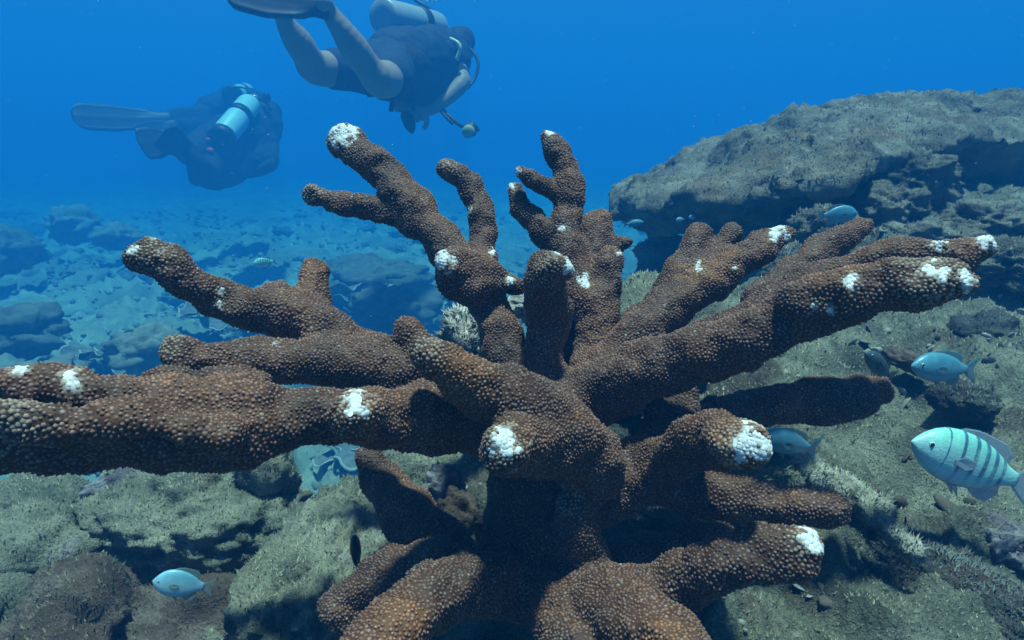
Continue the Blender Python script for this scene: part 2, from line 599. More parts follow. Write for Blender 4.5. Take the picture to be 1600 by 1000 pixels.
def rot_matrix(rx, ry, rz):
    return np.array(Matrix.Rotation(R(rz), 3, 'Z') @ Matrix.Rotation(R(ry), 3, 'Y') @ Matrix.Rotation(R(rx), 3, 'X'))
def rock(name, center, radii, rot=(0, 0, 0), seed=1, mat=None, label=None, cat='rock', group=None, turf=0, turf_col=(0.20, 0.205, 0.155), turf_len=0.005, **kw):
    v, f = rock_shape(seed, radii, **kw)
    v = v @ rot_matrix(*rot).T
    me = mesh_np(name, v, f, mat or M_TURF)
    o = obj(name, me, loc=center)
    tag(o, label, cat, group)
    if turf:
        rng = np.random.default_rng(seed + 100)
        q4 = np.concatenate([f, f[:, 2:3]], 1)
        nn = vert_normals(v, f)
        up = np.clip(nn[f].mean(1)[:, 2] + 0.5, 0.05, 1)
        p, n, _, _ = sample_surface(v, q4, nn, turf, rng, up)
        tufts('turf', p, n, turf_len, 0.22, o, turf_col, rng)
    return o

def build_outcrop():
    poly = np.array([(.34, 2.62), (.46, 2.32), (.58, 2.05), (.74, 1.86), (.95, 1.80), (1.12, 1.92), (1.3, 2.12), (1.6, 2.2), (2.2, 2.1), (3.6, 2.0), (3.9, 3.4), (2.6, 4.4), (1.5, 4.2), (.85, 3.5), (.46, 2.98)])
    lo = (0.1, 1.5, -0.5); hi = (4.1, 4.7, 1.75)
    fd = Field(lo, hi, 0.0175, 0.3)
    X, Y, Z = fd.grid((0, 0, 0), fd.n)
    xx, yy = np.meshgrid(X, Y, indexing='ij')
    # signed distance to the plan outline (negative inside)
    pts = np.stack([xx.ravel(), yy.ravel()], 1).astype(float)
    wob = 0.05 * fbm(np.c_[pts * 3.0, np.zeros(len(pts))], 3)
    dmin = np.full(len(pts), 9.0); ins = np.zeros(len(pts), bool)
    for a, b in zip(poly, np.roll(poly, -1, 0)):
        e = b - a
        t = np.clip(((pts - a) @ e) / (e @ e), 0, 1)
        dmin = np.minimum(dmin, np.linalg.norm(pts - a - t[:, None] * e, axis=1))
        c = ((a[1] > pts[:, 1]) != (b[1] > pts[:, 1])) & (pts[:, 0] < (b[0] - a[0]) * (pts[:, 1] - a[1]) / (b[1] - a[1] + 1e-12) + a[0])
        ins ^= c
    sd = (np.where(ins, -dmin, dmin) + wob)
    x = pts[:, 0]; y = pts[:, 1]
    crest = np.interp(x, [.34, .63, .9, 1.2, 1.5, 1.95, 2.4, 4], [1.10, 1.20, 1.37, 1.45, 1.50, 1.52, 1.51, 1.48])
    lip = np.interp(x, [.34, .6, .72, .83, 1.0, 1.5, 2.5, 4], [1.11, 1.16, 1.185, 1.225, 1.26, 1.34, 1.33, 1.3])
    din = np.maximum(-sd, 0)
    t = np.clip(din / 0.85, 0, 1)
    p3 = np.c_[pts, np.zeros(len(pts))]
    top = lip + (crest - lip) * (t ** 0.8) + 0.055 * fbm(p3 * 2.4 + 50, 4) * smooth(0, 0.3, din) + 0.02 * fbm(p3 * 8 + 8, 3, ridged=True) * smooth(0, .2, din)
    bot = lip - 0.05 - 0.03 * smooth(0.8, 0.5, x) - 0.16 * smooth(0, 0.35, din) + 0.03 * fbm(p3 * 4 + 70, 3) - 2.6 * smooth(0.62, 0.95, din)
    top = top.reshape(xx.shape)[:, :, None]; bot = bot.reshape(xx.shape)[:, :, None]; sd = sd.reshape(xx.shape)[:, :, None]
    ft = (Z[None, None, :] - top) * 0.8; fb = (bot - Z[None, None, :]) * 0.8
    k = 0.06
    def smax(a, b):
        h = np.maximum(k - np.abs(a - b), 0) / k
        return np.maximum(a, b) + h * h * k * 0.25
    fd.F[:] = smax(smax(ft, fb), sd * np.ones_like(ft))
    fd.noise(0.045, 0.20, 5, band=0.12, seed=3.3)
    v, q, g, _ = fd.mesh()
    for _ in range(2):
        acc = np.zeros_like(v); cnt = np.zeros(len(v))
        for a_, b_ in ((0, 1), (1, 2), (2, 3), (3, 0)):
            np.add.at(acc, q[:, a_], v[q[:, b_]]); np.add.at(cnt, q[:, a_], 1)
        v = .5 * v + .5 * acc / np.maximum(cnt, 1)[:, None]
    v[:, 2] = np.minimum(v[:, 2], np.interp(v[:, 0], [.34, .63, .9, 1.2, 1.5, 1.95, 2.4, 4], [1.10, 1.20, 1.37, 1.45, 1.50, 1.52, 1.51, 1.48]) + .04)
    v = v + g * (0.011 * fbm(v * 26, 3) - 0.012 * np.clip(fbm(v * 9 + 5, 3, ridged=True) - .5, 0, 2))[:, None]
    o = obj('reef_outcrop', mesh_np('reef_outcrop', v, q, M_OUT))
    tag(o, 'large grey green rock outcrop with an overhanging ledge at the right', 'rock')
    rng = np.random.default_rng(5)
    ctr = v[q].mean(1); d = project(ctr)[2]
    gz = g[q].mean(1)[:, 2]
    w = np.clip(gz + 0.4, 0.03, 1) * (d < 3.6) / np.maximum(d, 1) ** 1.5
    p, n, _, _ = sample_surface(v, q, g, 65000, rng, w)
    tufts('turf', p, n, 0.0065, 0.36, o, (0.16, 0.16, 0.13), rng)
build_outcrop()

def near_rocks():
    # left foreground
    rock('boulder', (-.245, .79, .685), (.105, .25, .125), (-3, 4, -4), 3, M_TURF, 'large turf covered boulder with a sloping left edge below the left coral branch', turf=12000, boxy=.5, rough=.16, level=6)
    rock('boulder', (-.52, .95, .69), (.19, .15, .115), (6, 3, 12), 9, M_TURF, 'sunlit pale green turf boulder under the thick left branch', turf=12000, boxy=.3, rough=.26, level=6)
    rock('encrusting_coral', (-.47, .73, .625), (.15, .085, .105), (18, 0, 14), 12, M_BRN, 'brown encrusted rock face behind the pale blue fish at lower left', turf=2500, turf_col=(.13, .10, .085), boxy=.45, rough=.22)
    rock('rubble_lump', P(185, 762, 1.06), (.06, .04, .03), (0, -20, 25), 14, M_RUB, 'mauve crusted rubble lump at left under the thick coral branch', level=4, rough=.4, scale=1.6)
    rock('rubble_lump', P(228, 752, 1.08), (.035, .03, .022), (0, 0, 0), 15, M_RUB, 'small mauve rubble knob beside the larger mauve lump at left', level=4, rough=.4, scale=1.6)
    rock('boulder', P(60, 800, 1.10), (.12, .09, .06), (0, 0, 0), 16, M_TURF, 'rounded dim turf rock at the left picture edge', turf=3000, level=4, rough=.25)
    rock('boulder', P(30, 880, .96), (.12, .08, .08), (0, -10, 10), 17, M_TURF, 'bright mottled turf rock at the far left bottom', turf=3500, level=4, rough=.35)
    rock('boulder', P(120, 990, .84), (.11, .08, .08), (0, 0, -10), 18, M_BRN, 'dark brown knobbly rock at the bottom left corner', turf=2500, turf_col=(.15, .14, .10), level=4, rough=.4)
    rock('boulder', P(-60, 960, .90), (.11, .1, .09), (0, 0, -10), 118, M_TURF, 'pale mottled rock cut by the left edge at the bottom', turf=2500, level=4, rough=.35)
    rock('boulder', P(415, 735, 1.06), (.055, .05, .06), (0, 0, 0), 19, M_TURF, 'small upright turf rock touching the underside of the thick left branch', turf=2500, level=4, rough=.25)
    rock('boulder', P(660, 735, 1.12), (.085, .06, .045), (0, 0, 0), 20, M_TURF, 'pale turf rock between the dark rear stump and the trunk', turf=2500, level=4, rough=.25)
    rock('dead_coral', P(693, 762, .80), (.026, .02, .03), (0, 20, 0), 22, M_RUB, 'purple grey lump of dead coral left of the trunk', level=4, rough=.45, scale=1.7)
    rock('dead_coral', P(720, 810, .74), (.022, .018, .04), (0, -15, 0), 23, M_BRN, 'knobbly brown dead coral stub against the left of the trunk', level=4, rough=.45, scale=1.5)
    rock('dead_coral', P(735, 535, .98), (.048, .04, .055), (0, 10, 0), 24, M_PALE, 'pale crumbly dead coral lump behind the upright brown branches', turf=2500, turf_col=(.38, .38, .35), turf_len=.008, rough=.45, scale=2.2, fine=.12)
    rock('dead_coral', P(888, 590, .80), (.03, .025, .07), (0, 5, 0), 125, M_DARK, 'added dark lump standing for the shade in the slit between the upright stems', level=4, rough=.4, scale=1.6)  # not a real coral: dark filler added behind the slit to act as its shade
    rock('dead_coral', P(820, 478, 1.0), (.03, .03, .02), (0, 0, 0), 25, M_PALE, 'small pale dead coral knob between the two upright branches', level=4, rough=.5, scale=2)
    rock('boulder', P(1015, 520, 1.22), (.13, .12, .115), (0, 0, 0), 26, M_TURF, 'rounded turf boulder behind the fork of the right branches', turf=6000, rough=.15)
    rock('boulder', P(1045, 400, 3.1), (.14, .2, .12), (0, 0, 10), 27, M_OUT, 'dim blue rock below the overhanging ledge tip', turf=2500, turf_len=.014, turf_col=(.2, .2, .17), rough=.35, scale=1.3)
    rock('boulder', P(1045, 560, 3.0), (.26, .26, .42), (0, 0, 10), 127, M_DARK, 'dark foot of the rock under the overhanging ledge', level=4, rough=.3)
    rock('dead_coral', P(1000, 610, .84), (.038, .03, .024), (0, -25, 0), 28, M_RUB, 'pinkish white crusted rubble in the gap right of the trunk', level=4, rough=.5, scale=2, fine=.12)
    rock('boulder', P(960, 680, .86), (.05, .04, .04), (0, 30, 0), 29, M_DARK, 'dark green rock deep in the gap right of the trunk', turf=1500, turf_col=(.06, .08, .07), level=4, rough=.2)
    rock('boulder', P(1060, 815, .74), (.036, .03, .02), (0, 0, 0), 30, M_TURF, 'small grey green stone between the two lower right branches', turf=1200, level=4, rough=.3)
    # rubble in front of the ledge
    spots = [(1290, 345, 1.70, .09, .08, .07), (1390, 310, 1.85, .10, .09, .075), (1340, 400, 1.55, .12, .1, .07), (1450, 360, 1.7, .13, .1, .06), (1430, 262, 2.05, .13, .1, .10), (1540, 330, 1.75, .14, .1, .06), (1240, 400, 1.62, .08, .07, .06), (1560, 395, 1.5, .12, .1, .06)]
    labs = ['rubble rock with a pale blue fish in front, right of the ledge', 'knobbly rubble rock just below the middle of the outcrop', 'rubble rock behind the tips of the right coral branches',
            'low rubble rock right of the brown branch tips', 'rounded rock bulging from under the outcrop ledge', 'low rubble rock at the right edge below the dark hollow', 'rubble rock directly behind the white tipped right branch', 'turf rock at the right edge behind the longest coral finger']
    for i, ((px, py, d, a, b, c), lab) in enumerate(zip(spots, labs)):
        rock('rubble_rock', P(px, py + 20, d), (a, b, c), (0, 0, 37 * i), 40 + i, M_OUT, lab, turf=3500, turf_len=.005, turf_col=(.16, .165, .135), level=5, rough=.42, scale=1.4, fine=.1)
    # right foreground
    rock('boulder', P(1500, 935, .74), (.13, .062, .05), (0, 14, -38), 60, M_DARK, 'long dark fuzzy grey rock at the lower right', turf=6000, turf_col=(.10, .115, .11), boxy=.2, rough=.18)
    rock('boulder', P(1290, 985, .74), (.13, .09, .05), (0, 5, -20), 61, M_TURF, 'sunlit turf slab at the bottom right under the white tipped branch', turf=7000, boxy=.4, rough=.18)
    rock('rubble_lump', P(1560, 850, .80), (.04, .035, .03), (0, 0, 0), 62, M_RUB, 'purple crusted rubble at the right edge below the striped fish', level=4, rough=.5, scale=1.8)
    rock('rubble_lump', P(1180, 730, .80), (.05, .04, .03), (0, 10, 0), 63, M_TURF, 'grey turf stone behind the thick white tipped stub', turf=1500, level=4, rough=.35)
    rock('rubble_lump', P(1510, 625, 1.02), (.05, .045, .03), (0, 0, 20), 64, M_DARK, 'dark low lump on the turf under the plain blue fish', turf=1200, turf_col=(.12, .13, .11), level=4, rough=.35)
    rock('rubble_lump', P(1390, 700, .96), (.06, .05, .025), (0, 0, 20), 65, M_TURF, 'low turf ledge left of the striped fish', turf=1500, level=4, rough=.4)
    rock('rubble_lump', P(1540, 520, 1.3), (.07, .06, .04), (0, 0, 20), 66, M_DARK, 'dark hollowed lump at the right edge above the blue fish', turf=1200, turf_col=(.10, .11, .11), level=4, rough=.4)
    rock('rubble_lump', P(1420, 565, 1.12), (.035, .05, .018), (0, 20, 10), 67, M_BRN, 'reddish brown crust on the turf beside the plain blue fish', level=4, rough=.3)
near_rocks()

def loose_rubble():
    rng = np.random.default_rng(91)
    v0, f0 = ico(1)
    vs, fs, cs = [], [], []
    px = rng.uniform(-300, 1050, 40000); d = 1.9 * (13 / 1.9) ** rng.random(40000)
    x = (px - 800) / F * d; y = d * 1.0
    z = far_height(x, y)
    clump = fbm(np.stack([x, y, x * 0], 1) * 1.7 + 3, 3)
    ok = (z < .4) & (clump + rng.normal(size=len(x)) * .3 > -.05)
    x, y, z, d = (a[ok][:5200] for a in (x, y, z, d))
    for i in range(len(x)):
        r = rng.uniform(.008, .026) * (.5 + d[i] / 6)
        A = rng.normal(size=(3, 3)) * .2 + np.eye(3)
        vs.append((v0 * (1 + .18 * rng.normal(size=(len(v0), 1)))) @ A.T * np.array([r, r, r * .8]) + np.array([x[i], y[i], z[i] + r * .1]))
        fs.append(f0 + i * len(v0))
        cs.append(np.repeat(np.array([[.25, .28, .23]]) * rng.uniform(.6, 1.15), len(v0), 0))
    o = obj('coral_rubble', mesh_np('coral_rubble', np.concatenate(vs), np.concatenate(fs), M_TUFT, True, cols=np.concatenate(cs)))
    tag(o, 'loose broken coral rubble strewn over the blue seabed', 'rubble', kind='stuff')
    FAR.append(o)
loose_rubble()
def near_debris():
    rng = np.random.default_rng(17)
    v0, f0 = ico(2)
    n = 700
    px = rng.uniform(-200, 1800, n * 3); d = rng.uniform(.5, 1.9, n * 3)
    x = (px - 800) / F * d; y = d
    z = height(x, y)
    cl = fbm(np.stack([x, y, x * 0], 1) * 6 + 13, 3)
    ok = (z > .5) & (cl > .02) & (np.hypot(x - .04, y - .6) > .16)
    x, y, z, d = (a[ok][:n] for a in (x, y, z, d))
    vs, fs, cs = [], [], []
    pal = np.array([[.18, .19, .15], [.24, .23, .20], [.10, .085, .07], [.20, .15, .19], [.30, .30, .27], [.08, .09, .08]])
    for i in range(len(x)):
        r = rng.uniform(.0025, .0075) * (.6 + .5 * rng.random())
        A = rng.normal(size=(3, 3)) * .45 + np.eye(3)
        w = v0 * (1 + .6 * fbm(v0 * 2.2 + i * 3.7, 2))[:, None]
        vs.append(w @ A.T * r + np.array([x[i], y[i], z[i] + r * .25]))
        fs.append(f0 + i * len(v0))
        cs.append(np.repeat(pal[rng.integers(6)][None] * rng.uniform(.7, 1.2), len(v0), 0))
    o = obj('reef_debris', mesh_np('reef_debris', np.concatenate(vs), np.concatenate(fs), M_TUFT, True, cols=np.concatenate(cs)))
    tag(o, 'small stones and coral chips scattered on the turf around the coral', 'debris', kind='stuff')
near_debris()

def seabed_rocks():
    rng = np.random.default_rng(77)
    # the two dark mounds and other singled out ones
    sp = [((115, 352), 7.0, (.24, .3, .20), 'dark blue mound on the far left seabed, left of a pair'), ((178, 370), 6.6, (.22, .3, .13), 'dark blue mound on the far left seabed, right of a pair'),
          ((10, 392), 5.6, (.28, .3, .2), 'dim dark rock at the left picture edge on the seabed'), ((15, 520), 3.3, (.22, .25, .13), 'big dark rock at the left edge above the thick coral branch'),
          ((590, 440), 5.2, (.5, .4, .18), 'broad dark reef hump behind the short upright coral stub'), ((620, 480), 4.0, (.30, .25, .14), 'dark blue rock seen between the left branch and the upright branches'),
          ((225, 545), 2.9, (.16, .14, .10), 'grey rock on the seabed above the left coral finger'), ((60, 600), 2.6, (.2, .16, .09), 'low grey rock behind the thick left branch end')]
    for i, ((px, py), d, rad, lab) in enumerate(sp):
        c = P(px, py, d)
        o = rock('seabed_rock', c, rad, (0, 0, 40 * i), 200 + i, M_FLOORD if i in (2, 3, 4, 5) else M_FLOOR, lab, level=4, rough=.4, scale=1.5, fine=.1)
        FAR.append(o)
    shapes = []
    for k in range(7):
        v, f = rock_shape(300 + k, (1, 1, .62), rough=.4, level=4 if k < 4 else 3, scale=1.4, fine=.12)
        shapes.append(mesh_np('seabed_rock', v, f, M_FLOOR if k % 2 else M_FLOORD))
    n = 0
    while n < 190:
        px = rng.uniform(-250, 1000); py = rng.uniform(300, 720)
        x = (px - 800) / F; y = -(py - 500) / F
        dz = y * CP - SP
        if dz > -0.03: continue
        d = 1.25 / -dz
        if d < 2.2 or d > 14: continue
        if rng.random() > 6.0 / d: continue
        c = P(px, py, d)
        s = rng.uniform(.03, .14) ** 1.0 * (0.5 + d / 8)
        z = float(far_height(c[0], c[1])[0])
        if z > 0.45: continue
        o = obj('seabed_rock', shapes[n % 7], loc=(c[0], c[1], z + s * .12))
        o.scale = (s * rng.uniform(.8, 1.5), s * rng.uniform(.8, 1.3), s * rng.uniform(.6, 1.1))
        o.rotation_euler = (rng.uniform(-.3, .3), rng.uniform(-.3, .3), rng.uniform(0, 6.28))
        FAR.append(o)
        dist = 'far off in the blue' if d > 6 else ('in the middle distance' if d > 3.5 else 'close behind the coral')
        side = 'at the left' if px < 200 else ('left of the upright branches' if px < 650 else 'behind the upright branches')
        tag(o, ('large' if s > .1 else 'small') + (' grey green' if n % 7 % 2 else ' dark') + ' rubble rock ' + dist + ' ' + side, 'rock', 'rubble rocks on the far seabed')
        n += 1
seabed_rocks()

# ------------------------------------------------------------------ leafy plate corals on the sea floor
M_LEAF = plain('leaf_coral', (0.13, 0.14, 0.13), .8, .15, var=.3, scale=40)
M_RIM = plain('leaf_rim', (0.30, 0.32, 0.30), .7, .2)
def plate(seed, r, a0, a1, cup, up):
    rng = np.random.default_rng(seed)
    nA, nR = 30, 15
    ph = rng.uniform(0, 6.28, 4)
    V = []
    for side in (0, 1):
        for i in range(nR + 1):
            for j in range(nA + 1):
                a = a0 + (a1 - a0) * j / nA
                t = i / nR
                wob = 1 + .13 * math.sin(5 * a + ph[0]) + .09 * math.sin(9 * a + ph[1])
                rr = r * t * wob
                z = up * t ** cup * r + .10 * r * t * t * math.sin(6 * a + ph[2]) + .04 * r * t * math.sin(13 * a + ph[3])
                V.append((rr * math.cos(a), rr * math.sin(a), z - (0.004 + .02 * r * (1 - t)) * side))
    V = np.array(V); w = nA + 1; off = (nR + 1) * w
    body, rim = [], []
    for i in range(nR):
        for j in range(nA):
            q = [i * w + j, (i + 1) * w + j, (i + 1) * w + j + 1, i * w + j + 1]
            (rim if i == nR - 1 else body).append(q)
            (rim if i == nR - 1 else body).append([off + k for k in q[::-1]])
    for j in range(nA):
        i = nR
        rim.append([i * w + j, off + i * w + j, off + i * w + j + 1, i * w + j + 1])
    for j, s in ((0, 1), (nA, -1)):
        for i in range(nR):
            q = [i * w + j, off + i * w + j, off + (i + 1) * w + j, (i + 1) * w + j]
            body.append(q[::s])
    return V, np.array(body), np.array(rim)
def leaf_coral(loc, size, plates, seed, label):
    root = empty('leaf_coral', loc)
    tag(root, label, 'coral', 'pale rimmed leaf corals')
    FAR.append(root)
    rng = np.random.default_rng(seed)
    for k in range(plates):
        a = rng.uniform(-2.6, -0.5)
        V, b, rm = plate(seed * 10 + k, size * rng.uniform(.6, 1.1), a - rng.uniform(1.0, 1.7), a + rng.uniform(1.0, 1.7), rng.uniform(.8, 1.6), rng.uniform(.05, .5))
        Rm = rot_matrix(rng.uniform(-5, 25), rng.uniform(-20, 20), rng.uniform(-30, 30))
        V = V @ Rm.T + np.array([rng.uniform(-.5, .5) * size, rng.uniform(-.4, .4) * size, .02 + k * size * .22])
        pl = obj('plate', mesh_np('plate', V, b, M_LEAF), root)
        obj('rim', mesh_np('rim', V, rm, M_RIM), pl)
def leaf_corals():
    L = [((345, 530, 2.5), .12, 4, 'leaf coral with wide pale rimmed plates between the two left branches'),
         ((415, 540, 2.6), .10, 3, 'small leaf coral in the fork between the left branches'),
         ((535, 500, 3.0), .14, 4, 'leaf coral right of the short upright coral stub'),
         ((590, 520, 2.8), .13, 4, 'leaf coral plates below the tall branch, above the left arm'),
         ((610, 560, 2.4), .10, 3, 'leaf coral beside the small rear finger of the coral'),
         ((645, 720, 1.75), .09, 3, 'leaf coral plates in the gap below the left arm'),
         ((560, 722, 1.7), .09, 3, 'leaf coral on the drop behind the large turf boulder'),
         ((140, 605, 2.15), .11, 4, 'leaf coral just above the thick left branch near the edge'),
         ((195, 590, 2.3), .10, 3, 'leaf coral left of the short lower finger'),
         ((640, 470, 3.6), .14, 3, 'dim leaf coral further back left of the upright branches')]
    for i, ((px, py, d), s, n, lab) in enumerate(L):
        dg = ground_hit(px, py)
        leaf_coral(P(px, py, dg) + np.array([0, 0, .05]), s * max(1, dg / d) * 1.1, n, 31 + i, lab)
    # ring shaped yellowish cup coral
    m = plain('cup_coral', (0.22, 0.22, 0.13), .85, .1, var=.35, scale=30)
    c = P(200, 535, ground_hit(200, 565) - .1)
    pts = [(.09 * math.cos(a) * .7, .05 * math.sin(a * 1.0) * .3, .09 * math.sin(a)) for a in np.linspace(0, 6.28, 25)]
    fd = Field((-.16, -.1, -.22), (.16, .1, .16), .008, .2)
    fd.chain(pts, [.013 + .008 * math.sin(k * 1.3) for k in range(25)])
    fd.chain([(0, 0, -.09), (0, 0, -.2)], [.035, .06])
    fd.noise(.022, .045, 4, band=.04)
    v, q, g, _ = fd.mesh()
    o = obj('cup_coral', mesh_np('cup_coral', v, q, m), loc=c)
    o.rotation_euler = (0, R(25), R(30)); o.scale = (.75,) * 3
    tag(o, 'yellowish ring shaped coral on the seabed above the left branch', 'coral')
    FAR.append(o)
leaf_corals()

# ------------------------------------------------------------------ the big branching coral
CH = {
 'trunk': [(850, 960, .70, 92), (842, 880, .655, 92), (836, 800, .63, 86), (830, 730, .62, 80), (835, 660, .63, 72)],
 # left side
 'L1': [(830, 660, .60, 68), (740, 650, .56, 64), (660, 650, .53, 58), (580, 652, .51, 48), (480, 654, .48, 42), (400, 678, .46, 50), (325, 690, .445, 56), (240, 686, .43, 53), (150, 684, .415, 51), (40, 688, .40, 51), (-60, 690, .385, 46)],
 'L1top': [(510, 640, .487, 32), (430, 630, .472, 35), (360, 620, .458, 36), (300, 618, .45, 33), (240, 622, .442, 37), (150, 618, .432, 36), (85, 603, .427, 32), (30, 598, .422, 30), (4, 604, .42, 26)],
 'L1low': [(350, 690, .425, 36), (230, 655, .405, 26), (120, 662, .39, 30), (30, 655, .378, 34), (-20, 655, .372, 30)],
 'L1nub': [(610, 652, .52, 50), (572, 650, .475, 46), (552, 648, .45, 42)],
 'L2': [(740, 640, .60, 62), (670, 610, .60, 54), (600, 578, .60, 46), (530, 565, .595, 46), (440, 562, .58, 40), (350, 562, .565, 33), (300, 556, .555, 31), (272, 548, .55, 29)],
 'L2low': [(400, 592, .52, 24), (320, 592, .51, 22), (250, 588, .50, 18), (222, 587, .495, 12)],
 'L2knob': [(360, 602, .475, 26), (345, 598, .47, 22)],
 'L2bump': [(590, 570, .60, 26), (600, 545, .605, 17)],
 'L3': [(590, 580, .62, 46), (530, 540, .62, 48), (480, 505, .62, 46), (420, 485, .62, 43), (350, 470, .61, 31), (310, 448, .60, 29), (270, 415, .59, 35), (240, 404, .585, 34), (216, 404, .58, 22)],
 'L3stub': [(470, 490, .635, 36), (486, 450, .65, 27), (488, 425, .66, 24)],
 'L3lump': [(485, 480, .64, 30), (505, 466, .645, 16)],
 'L3bump': [(440, 480, .625, 34), (437, 455, .625, 22)],
 # centre front
 'F1': [(925, 730, .58, 60), (885, 685, .55, 60), (820, 640, .52, 58), (750, 602, .50, 50), (700, 572, .49, 41), (668, 550, .485, 27)],
 'F1back': [(710, 610, .57, 36), (672, 560, .585, 28), (650, 528, .595, 25), (636, 508, .60, 18)],
 'F2': [(850, 690, .54, 58), (805, 694, .48, 46), (782, 697, .455, 41)],
 'F3': [(905, 880, .60, 52), (900, 830, .575, 44), (897, 798, .565, 33)],
 # uprights
 'U1': [(810, 630, .68, 50), (788, 550, .695, 38), (765, 480, .71, 34), (730, 425, .72, 33), (695, 385, .73, 33), (655, 335, .745, 33), (615, 287, .76, 30), (573, 245, .77, 27), (535, 216, .78, 25)],
 'U1left': [(655, 338, .745, 30), (600, 327, .755, 21), (540, 317, .76, 20), (487, 302, .765, 15)],
 'U1lump': [(665, 340, .75, 24), (664, 312, .75, 13)],
 'U1nub': [(750, 440, .70, 40), (715, 420, .68, 34), (695, 412, .665, 22)],
 'U1bulge': [(735, 445, .69, 34), (700, 436, .68, 22)],
 'U1up': [(745, 430, .735, 32), (752, 385, .76, 24), (756, 345, .77, 23), (742, 305, .775, 21), (718, 278, .78, 19), (697, 264, .785, 16)],
 'U1knob': [(755, 415, .74, 24), (771, 398, .735, 13)],
 'U1knob2': [(750, 435, .71, 26), (785, 440, .695, 17), (799, 444, .69, 11)],
 'U1arm': [(780, 440, .73, 18), (812, 452, .73, 12)],
 'G': [(848, 640, .67, 52), (850, 560, .68, 38), (855, 500, .685, 37), (856, 455, .665, 39), (858, 428, .64, 34), (872, 418, .62, 22)],
 'H': [(925, 620, .70, 50), (932, 550, .715, 36), (920, 470, .735, 32), (897, 410, .75, 32), (885, 360, .76, 28), (886, 310, .77, 25), (883, 265, .775, 22), (868, 232, .78, 19), (858, 216, .785, 15)],
 'Hright': [(932, 530, .725, 34), (940, 455, .735, 32), (948, 415, .74, 28), (956, 402, .745, 17)],
 'Hleft': [(886, 310, .77, 20), (852, 292, .765, 16), (820, 275, .76, 14), (810, 270, .76, 10)],
 'Hleft2': [(880, 385, .76, 26), (845, 360, .775, 22), (820, 330, .78, 18), (805, 298, .785, 13)],
 'Hback': [(915, 430, .78, 34), (928, 385, .80, 33), (930, 350, .81, 25), (928, 342, .81, 16)],
 'Hpoint': [(930, 385, .80, 30), (962, 378, .80, 18), (978, 379, .80, 9)],
 # right side
 'R1': [(920, 620, .68, 46), (965, 555, .68, 42), (1010, 508, .69, 37), (1050, 474, .705, 35), (1110, 441, .715, 33), (1160, 405, .725, 28), (1203, 378, .735, 22), (1224, 368, .74, 14)],
 'R1mid': [(1040, 490, .71, 34), (1070, 430, .73, 36), (1088, 390, .745, 31), (1097, 366, .75, 21)],
 'R1mid2': [(1080, 440, .725, 32), (1120, 395, .745, 24), (1140, 368, .755, 18)],
 'R2': [(900, 638, .66, 60), (960, 598, .64, 52), (1060, 562, .60, 48), (1160, 533, .565, 48), (1260, 490, .535, 43), (1360, 462, .51, 40), (1440, 447, .495, 37), (1500, 444, .485, 30)],
 'R2top': [(1250, 470, .525, 34), (1340, 440, .51, 30), (1430, 425, .50, 24), (1490, 425, .49, 20)],
 'R3': [(980, 592, .68, 42), (1040, 562, .67, 38), (1095, 538, .66, 36), (1145, 511, .65, 35), (1195, 483, .64, 34), (1280, 440, .63, 33), (1380, 405, .61, 31), (1440, 392, .60, 26), (1468, 390, .598, 19)],
 'R3tip': [(1380, 415, .62, 26), (1460, 402, .62, 23), (1520, 394, .62, 24), (1545, 388, .62, 17)],
 'R4': [(1180, 474, .66, 28), (1235, 434, .69, 28), (1285, 393, .715, 27), (1335, 360, .735, 20), (1352, 353, .74, 14)],
 'K0': [(930, 765, .63, 60), (1000, 722, .635, 42), (1035, 675, .645, 37), (1060, 620, .66, 32), (1070, 575, .66, 32)],
 'K1': [(1010, 735, .62, 46), (1070, 700, .56, 42), (1110, 688, .51, 44), (1150, 692, .47, 42), (1172, 692, .45, 34)],
 'K2': [(910, 760, .64, 60), (980, 748, .62, 48), (1060, 758, .60, 44), (1140, 776, .58, 38), (1220, 792, .565, 33), (1285, 802, .55, 30), (1312, 808, .545, 19)],
 'K3': [(1060, 660, .67, 32), (1150, 645, .68, 32), (1240, 630, .68, 36), (1320, 622, .68, 36), (1368, 610, .68, 27)],
 'M1': [(880, 935, .63, 62), (950, 938, .57, 54), (1030, 920, .52, 47), (1110, 891, .485, 45), (1190, 868, .465, 46), (1240, 860, .457, 42), (1262, 862, .453, 30)],
 'M1back': [(900, 900, .66, 46), (1010, 868, .65, 36), (1100, 846, .64, 31), (1140, 840, .64, 22)],
 'M2': [(870, 930, .62, 70), (935, 940, .55, 64), (1005, 982, .48, 70), (1075, 1048, .43, 68)],
 'M4': [(855, 925, .61, 66), (880, 965, .55, 60), (905, 1040, .49, 58)],
 'M3': [(820, 918, .62, 58), (760, 910, .56, 52), (695, 924, .51, 54), (630, 972, .465, 58), (560, 1045, .43, 58)],
 'N1': [(740, 900, .63, 50), (690, 862, .65, 50), (645, 812, .67, 46), (605, 765, .69, 37), (580, 722, .70, 27), (574, 712, .70, 20)],
 'N2': [(690, 880, .60, 40), (600, 900, .62, 40), (545, 955, .62, 45)],
}
